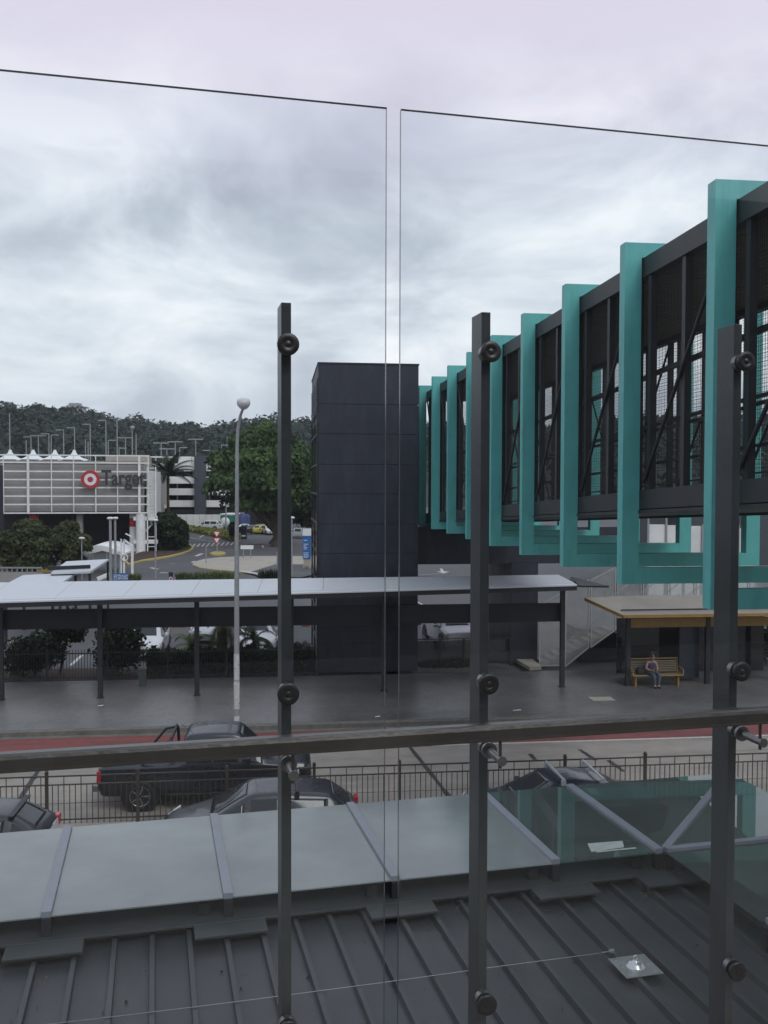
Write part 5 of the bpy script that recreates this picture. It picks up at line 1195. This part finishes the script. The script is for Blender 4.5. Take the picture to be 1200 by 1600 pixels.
# arched shelter
d=82; q=D(152,860,d); root=thing('arched_shelter','curved white trolley bay shelter below the department store','shelter',(q.x,q.y,0),.05); s_=d/F
p=MB(); n=14; arc=[(-35+70*i/n, 870-25*math.sin(PI*(i/n)**.8)*.92) for i in range(n+1)]; vs=[]
arc=[(117,872),(122,861),(130,854),(140,850),(150,848),(160,848.5),(170,851),(180,855.5),(190,861.5)]
vs=[]
for (x,y) in arc: vs+=[((x-152)*s_,0,zof(152,y+5,d)),((x-152)*s_+.3,4.2,zof(152,y+4,d)+.15)]
for (x,y) in arc: vs+=[((x-152)*s_,0,zof(152,y+5,d)-.14),((x-152)*s_+.3,4.2,zof(152,y+4,d)+.01)]
m=len(arc); f=[]
for i in range(m-1): f+=[(2*i,2*i+2,2*i+3,2*i+1),(2*m+2*i,2*m+2*i+1,2*m+2*i+3,2*m+2*i+2),(2*i,2*m+2*i,2*m+2*i+2,2*i+2),(2*i+1,2*i+3,2*m+2*i+3,2*m+2*i+1)]
p.add(vs,f,0,True)
# front curved valance
vs=[]
for (x,y) in arc[:-1]: vs+=[((x-152)*s_,-.03,zof(152,y+4,d)),((x-152)*s_,-.03,zof(152,y+ (21 if x<130 else 15 if x<160 else 12),d))]
p.add(vs,[(2*i,2*i+1,2*i+3,2*i+2) for i in range(len(arc)-2)],0)
part('roof',p,WHITE,root)
for x in (-28,-8,14,34): p=MB(); p.tube([(x*s_,.1,0),(x*s_,.1,zof(152,862,d))],.07,8); part('post',p,GALV,root)
p=MB()
for i in range(5): p.box((30+i*2)*s_,(30.6+i*2)*s_,-.1,0,zof(152,866,d)-i*.05,zof(152,850+i*1.6,d)); 
part('side_bars',p,WHITE,root)
# flat white roofs
def flatroof(name,label,pts,z,dz,cat='shelter',posts=()):
    w_=[G(x,y,z) for x,y in pts]; c=sum(w_,Vector())/len(w_); root=thing(name,label,cat,(c.x,c.y,0))
    p=MB(); p.prism([(q.x-c.x,q.y-c.y) for q in w_],z-dz,z); part('roof',p,CANROOF,root)
    for q in w_: 
        qq=q*.96+c*.04; p=MB(); p.box(qq.x-c.x-.06,qq.x-c.x+.06,qq.y-c.y-.06,qq.y-c.y+.06,0,z-dz-.005); part('post',p,DKTRIM,root)
    return root,c
r1,c_=flatroof('flat_shelter','flat white shelter roof just below the arched shelter',[(80,894),(141,892.5),(170,873.5),(104,877)],3.2,.12)
p=MB(); a=G(75,891.5,3.2); b_=G(141,888.5,3.2); a.z=b_.z=3.32; p.bar(a-Vector((c_.x,c_.y,0)),b_-Vector((c_.x,c_.y,0)),.12,.2); part('edge_beam',p,DKTRIM,r1)
flatroof('flat_shelter','wide low white shelter roof at the left directly above the walkway canopy',[(6,914),(95,911),(120,894.5),(36,898.5)],3.0,.12)
q=G(164,912); d=q.y; p=MB(); p.box(-.55,.55,-.2,.2,0,.35); o=solo('cctv_housing',p,WHITE,'small white camera housing on a bracket between flat roof and blue sign','camera',D(164,904,d),rad(-8),bevel=.05); o.rotation_euler=(0,rad(-22),rad(5))
# ramps at left
d=72
for i,(y0,y1,lab) in enumerate(((881,889,'upper grey concrete ramp wall with a yellow strip at the left'),(891,898,'lower grey concrete ramp wall at the left behind the flat white roof'))):
    x0=D(-20,y0,d+6-5*i); x1=D(66,y0+3,d+6-5*i); root=thing('ramp_wall',lab,'wall',(x0.x,x0.y,0),0)
    p=MB(); p.box(0,x1.x-x0.x,0,.3,0,zof(0,y0+3,d+6-5*i)); part('wall',p,GREYP,root)
    p=MB(); p.box(0,x1.x-x0.x,-.06,.04,zof(0,y0+3,d+6-5*i)+.3,zof(0,y0+3,d+6-5*i)+.42)
    for k in range(12): xx_=(x1.x-x0.x)*k/11; p.box(xx_-.04,xx_+.04,-.02,.02,zof(0,y0+3,d+6-5*i),zof(0,y0+3,d+6-5*i)+.3)
    part('rail',p,GALV,root)
    p=MB(); p.box(1.5,3.2,-.05,-.005,1.05,1.35) if i==0 else p.box(4,5.2,-.05,-.005,1.0,1.2); part('yellow_strip',p,YEL,root)
# dark tower at left edge
q=D(-10,800,92); root=thing('sign_pylon','dark flat pylon standing at the left edge in front of the store','pylon',(q.x,q.y,0)); p=MB(); p.box(-1.0,.82,-.4,.4,0,zof(0,727,92)); part('shaft',p,DKWALL,root); p=MB(); p.box(-1.2,1.0,-.6,.6,0,.4); part('plinth',p,PALECON,root)
# right: pale ramp/structures beyond the stairs
d=66
def bx2(px0,px1,y0,y1,d): a=D(px0,y1,d); b_=D(px1,y0,d); return a.x,b_.x,a.z,b_.z
x0,x1,z0,z1_=bx2(1000,1300,776,822,d); root=thing('low_building','dark building with pale wall panels seen under the bridge at the right','building',((x0+x1)/2,d,0),0); ox=(x0+x1)/2
def lpart(n_,mb,m): o=part(n_,mb,m,root); o.location=(-ox,-d,0)
p=MB(); p.box(x0+2,x1,d,d+14,0,z1_); lpart('wall',p,mat('slate_wall',(.06,.07,.08),.6))
a,b_,c_,e_=bx2(1010,1076,794,800,d); p=MB(); p.box(a,b_,d-1.5,d-.1,c_,e_); lpart('white_canopy',p,PARKW)
a,b_,c_,e_=bx2(1012,1182,820,880,d-4); 
p=MB()
for i in range(6):
    w3=(b_-a)/6; p.box(a+w3*i+.05,a+w3*(i+1)-.05,d-4,d-3.8,0.2,e_-.05*i)
lpart('pale_screen',p,PARKW)
p=MB()
for i in range(7): x=a+(b_-a)*i/6; p.box(x-.06,x+.06,d-4.1,d-4.01,0,e_+.7 if i<3 else e_)
p.box(a,a+(b_-a)/3,d-4.1,d-4.02,e_+.62,e_+.7); lpart('screen_posts',p,GALV)

# ================================================================ TREES
def bigtree(label,px,gy,cpx,ctop,cbot,cw,n,m,leaf,name='fig_tree',group=None,trunkr=.5,nb=26,seed=1,cat='tree'):
    q=G(px,gy); d=q.y; s_=d/F; rs=np.random.default_rng(seed); zt=zof(px,ctop,d); zb_=zof(px,cbot,d); cx=(cpx-px)*s_; rw=cw/2*s_; rh=(zt-zb_)/2; zc=(zt+zb_)/2
    root=thing(name,label,cat,(q.x,q.y,0),0,group)
    mb=MB(); bl=[]
    per=n//nb
    core=[]; nrm=[]
    for i in range(nb):
        v=rs.normal(size=3); v/=np.linalg.norm(v); 
        if v[2]<-.8: v[2]*=-.6
        rr_=.66+.12*rs.random(); r0=.25+.10*rs.random()
        wfac=1-.18*max(0,v[2]); c=(cx+v[0]*rw*rr_*wfac,v[1]*rw*rr_*wfac,zc+v[2]*rh*rr_); bl.append(c)
        d3=rs.normal(size=(per,3)); d3/=np.linalg.norm(d3,axis=1)[:,None]; d3[:,2]=np.where(d3[:,2]<-.3,-d3[:,2]*.5,d3[:,2]); r3=(.72+.33*rs.random(per))[:,None]
        C=np.array(c)+d3*r3*np.array((rw*r0*1.25,rw*r0*1.25,rh*r0*.95)); core.append(C); nrm.append(d3)
    inner=rs.normal(size=(n//5,3)); inner/=np.linalg.norm(inner,axis=1)[:,None]; nrm.append(inner.copy()); inner=inner*(rs.random(n//5)**.4)[:,None]*np.array((rw*.72,rw*.72,rh*.68))+np.array((cx,0,zc)); core.append(inner)
    mb.cards(np.concatenate(core),leaf,.8,Nrm=np.concatenate(nrm),wob=.6); part('crown',mb,m,root)
    t=MB(); t.tube([(0,0,0),(.05*rw,0,zb_*.5),(cx*.3,0,zb_+rh*.25)],[trunkr*1.35,trunkr,trunkr*.8],12)
    for c in bl[:10]:
        mid=Vector((c[0]*.5,c[1]*.5,(zb_+c[2])/2)); t.tube([(cx*.2,0,zb_*.8),tuple(mid),tuple(Vector(c)*.92+Vector((0,0,.0)))],[trunkr*.5,trunkr*.28,.06],7)
    part('trunk',t,BARK,root); return root
bigtree('very large spreading fig tree with dense dark green crown left of the lift tower',434,853,413,663,822,176,30000,L_FIG,.33,trunkr=.95,nb=58,seed=4)
bigtree('broad olive green tree under the left part of the department store',40,905,36,806,905,122,12000,L_BUSH,.16,'shade_tree',trunkr=.2,nb=22,seed=8)
bigtree('olive green tree right of the red column under the department store',112,900,104,810,895,74,7500,L_BUSH,.16,'shade_tree',trunkr=.18,nb=16,seed=9)
bigtree('dark rounded tree between the store columns and the multi storey car park',262,862,263,795,856,60,7000,L_DARK,.26,'dark_tree',trunkr=.22,nb=18,seed=11)
bigtree('dark small tree behind the red signs right of the container',366,846,366,812,843,20,1600,L_DARK,.25,'dark_tree',trunkr=.12,nb=8,seed=12)
bigtree('dark leafy tree behind the blue totem between the fig tree and the lift tower',474,836,476,752,835,76,5000,L_DARK,.30,'dark_tree',trunkr=.2,nb=16,seed=14)
# hedge by the verge
w_=[G(x,y) for x,y in ((218,866),(262,868),(291,862),(291,853),(240,852))]; c=sum(w_,Vector())/5; root=thing('hedge','dark clipped hedge inside the yellow kerb left of the crossing','hedge',(c.x,c.y,0)); mb=MB(); n=7000
ex=(w_[2].x-w_[0].x)/2; ey=6; hh=2.6; C=rng.random((n,3)); C=np.stack([(C[:,0]*2-1)*ex*.92,(C[:,1]*2-1)*3.2,C[:,2]**.8*hh],1); mb.cards(C,.24,.7); part('foliage',mb,L_DARK,root)
t=MB(); 
for i in range(8): x=-ex*.85+i*ex*1.7/7; t.tube([(x,0,0),(x,0,hh*.7)],.06,6)
part('stems',t,BARK,root)
# palm in front of car park
q=G(263,850); d=q.y; pt=palm('slim palm tree standing in front of the white multi storey end block',(q.x,q.y,0),zof(263,742,d),.20,4.6,26,L_DARK,droop=.42,leafl=.42)
palm_far=None
# planting just above the canopy roof
for i,(x,y,w2,hp,lab,m) in enumerate(((320,915,1.9,1.6,'grassy pale green clump above the canopy roof right of the round sign',L_MID),(350,915,2.0,1.7,'grassy pale green clump just left of the street lamp pole above the canopy',L_MID),(425,915,1.8,1.9,'dark spiky clump above the canopy roof left of the first balustrade post',L_DARK),(287,915,1.0,1.5,'small green clump beside the black board above the canopy roof',L_MID),(208,915,1.0,1.3,'low green clump at the foot of the white gate frame',L_MID))):
    q=G(x,y-4); r_=thing('grass_clump',lab,'plant',(q.x,q.y,0)); mb=MB()
    for k in range(420):
        a=rng.random()*2*PI; r0=rng.random()**.5*w2*.55; b0=Vector((r0*math.cos(a),r0*math.sin(a)*.6,.0)); l=hp*.55*(.6+.6*rng.random()); a2=rng.random()*2*PI; tp=b0+Vector((math.cos(a2)*l*.4,math.sin(a2)*l*.4,l)); sdv=Vector((-math.sin(a2),math.cos(a2),0))*.035; md=b0.lerp(tp,.55)+Vector((0,0,l*.12)); mb.add([b0-sdv,b0+sdv,md+sdv,md-sdv],[(0,1,2,3)]); mb.add([md-sdv,md+sdv,tp],[(0,1,2)])
    part('foliage',mb,m,r_)

# ================================================================ HILLS AND FOREST
def ridge(px):
    K=[(-700,600),(-200,622),(0,640),(25,636),(60,640),(100,636),(140,634),(185,640),(215,648),(240,659),(275,664),(330,667),(380,665),(430,663),(485,664),(600,668),(800,664),(1000,656),(1200,650),(1500,640),(2200,650)]
    for i in range(len(K)-1):
        if K[i][0]<=px<=K[i+1][0]: t=(px-K[i][0])/(K[i+1][0]-K[i][0]); return K[i][1]*(1-t)+K[i+1][1]*t
    return 655
YH=760.0
b=MB(); nx=130; rowsy=[(330,0.0),(400,.20),(480,.45),(560,.66),(650,.85),(740,.97),(820,1.0),(980,.90),(1300,.6)]
vs=[]; 
def hillz(x,y):
    px=600+F*x/YH*1.0
    top=(757-ridge(max(-690,min(2190,px))))*YH/F+H-11.5
    f=0
    for i in range(len(rowsy)-1):
        if rowsy[i][0]<=y<=rowsy[i+1][0]: t=(y-rowsy[i][0])/(rowsy[i+1][0]-rowsy[i][0]); f=rowsy[i][1]*(1-t)+rowsy[i+1][1]*t
    return max(-1,top*f+3.5*math.sin(x*.021+y*.013)*f+2*math.sin(x*.05-y*.02)*f)
ys=[330+970*j/26 for j in range(27)]
for y in ys:
    for i in range(nx+1):
        x=-720+1560*i/nx; vs.append((x,y,hillz(x,y)))
b.add(vs,[(j*(nx+1)+i,j*(nx+1)+i+1,(j+1)*(nx+1)+i+1,(j+1)*(nx+1)+i) for j in range(26) for i in range(nx)],0,True)
struct('hills',b,mat('hill_soil',(.022,.03,.017),.95,var=.3,scale=.02))
mb=MB(); rs=np.random.default_rng(21); Ns=[]; Cs=[]; Sz=[]
for t_ in range(2700):
    x=-560+1240*rs.random(); y=350+470*rs.random()**.8
    if abs(x-70)>480+0 and rs.random()<.3: continue
    z=hillz(x,y); r0=6+5*rs.random(); 
    nn=52 if y<650 else 64
    d3=rs.normal(size=(nn,3)); d3/=np.linalg.norm(d3,axis=1)[:,None]; d3[:,2]=np.abs(d3[:,2])
    hh=r0*(.9+.5*rs.random())
    C=np.array((x,y,z+2.5))+d3*(.7+.35*rs.random((nn,1)))*np.array((r0,r0,hh)); Cs.append(C); Ns.append(d3)
mb.cards(np.concatenate(Cs),1.7,.9,Nrm=np.concatenate(Ns),wob=.45); o=part('forest',mb,L_HILL); o['kind']='stuff'; o['label']='dark green forest covering the hill behind the car parks'
# ridge house
q=D(115,641,700); root=thing('hilltop_house','white house with flat roof showing among trees on the ridge','house',(q.x,700,q.z-4)); p=MB(); p.box(-7,7,0,8,0,6.0); part('wall',p,WHITE,root)
p=MB(); p.prism([(-9,-1),(9,-1),(9,9),(-9,9)],6.0,6.8); p.box(-4,4,1,7,6.8,9.5); part('roof',p,GREYP,root)
for i in range(4): p=MB(); p.box(-6+i*3.2,-4+i*3.2,-.1,.05,2.5,5); part('window',p,DKGL,root)
# haze
b=MB(); b.box(-1500,1700,-40,1500,-1.2,128)
hz_=bpy.data.materials.new('haze_air'); hz_.use_nodes=True; t=hz_.node_tree; t.nodes.clear(); o=t.nodes.new('ShaderNodeOutputMaterial'); v=t.nodes.new('ShaderNodeVolumePrincipled'); v.inputs['Color'].default_value=(.86,.92,1,1); v.inputs['Density'].default_value=0.00014; v.inputs['Anisotropy'].default_value=0.2; t.links.new(v.outputs[0],o.inputs['Volume'])
HAZE=True
if HAZE: struct('haze',b,hz_,(0,0,0),0,'stuff')
# leaf litter on the ribbed roof
pts=[]
for i in range(170):
    u=-7+13*rng.random(); v=4.5+5*rng.random()**.6; q=R(u,v,RZ+.012); pts.append(q)
mb=MB(); mb.cards(np.array(pts),.022,.9,flat=-.2); o=part('leaf_litter',mb,mat('dry_leaf',(.10,.075,.045),.9)); o['kind']='stuff'; o['label']='scattered dry leaves on the ribbed metal roof'
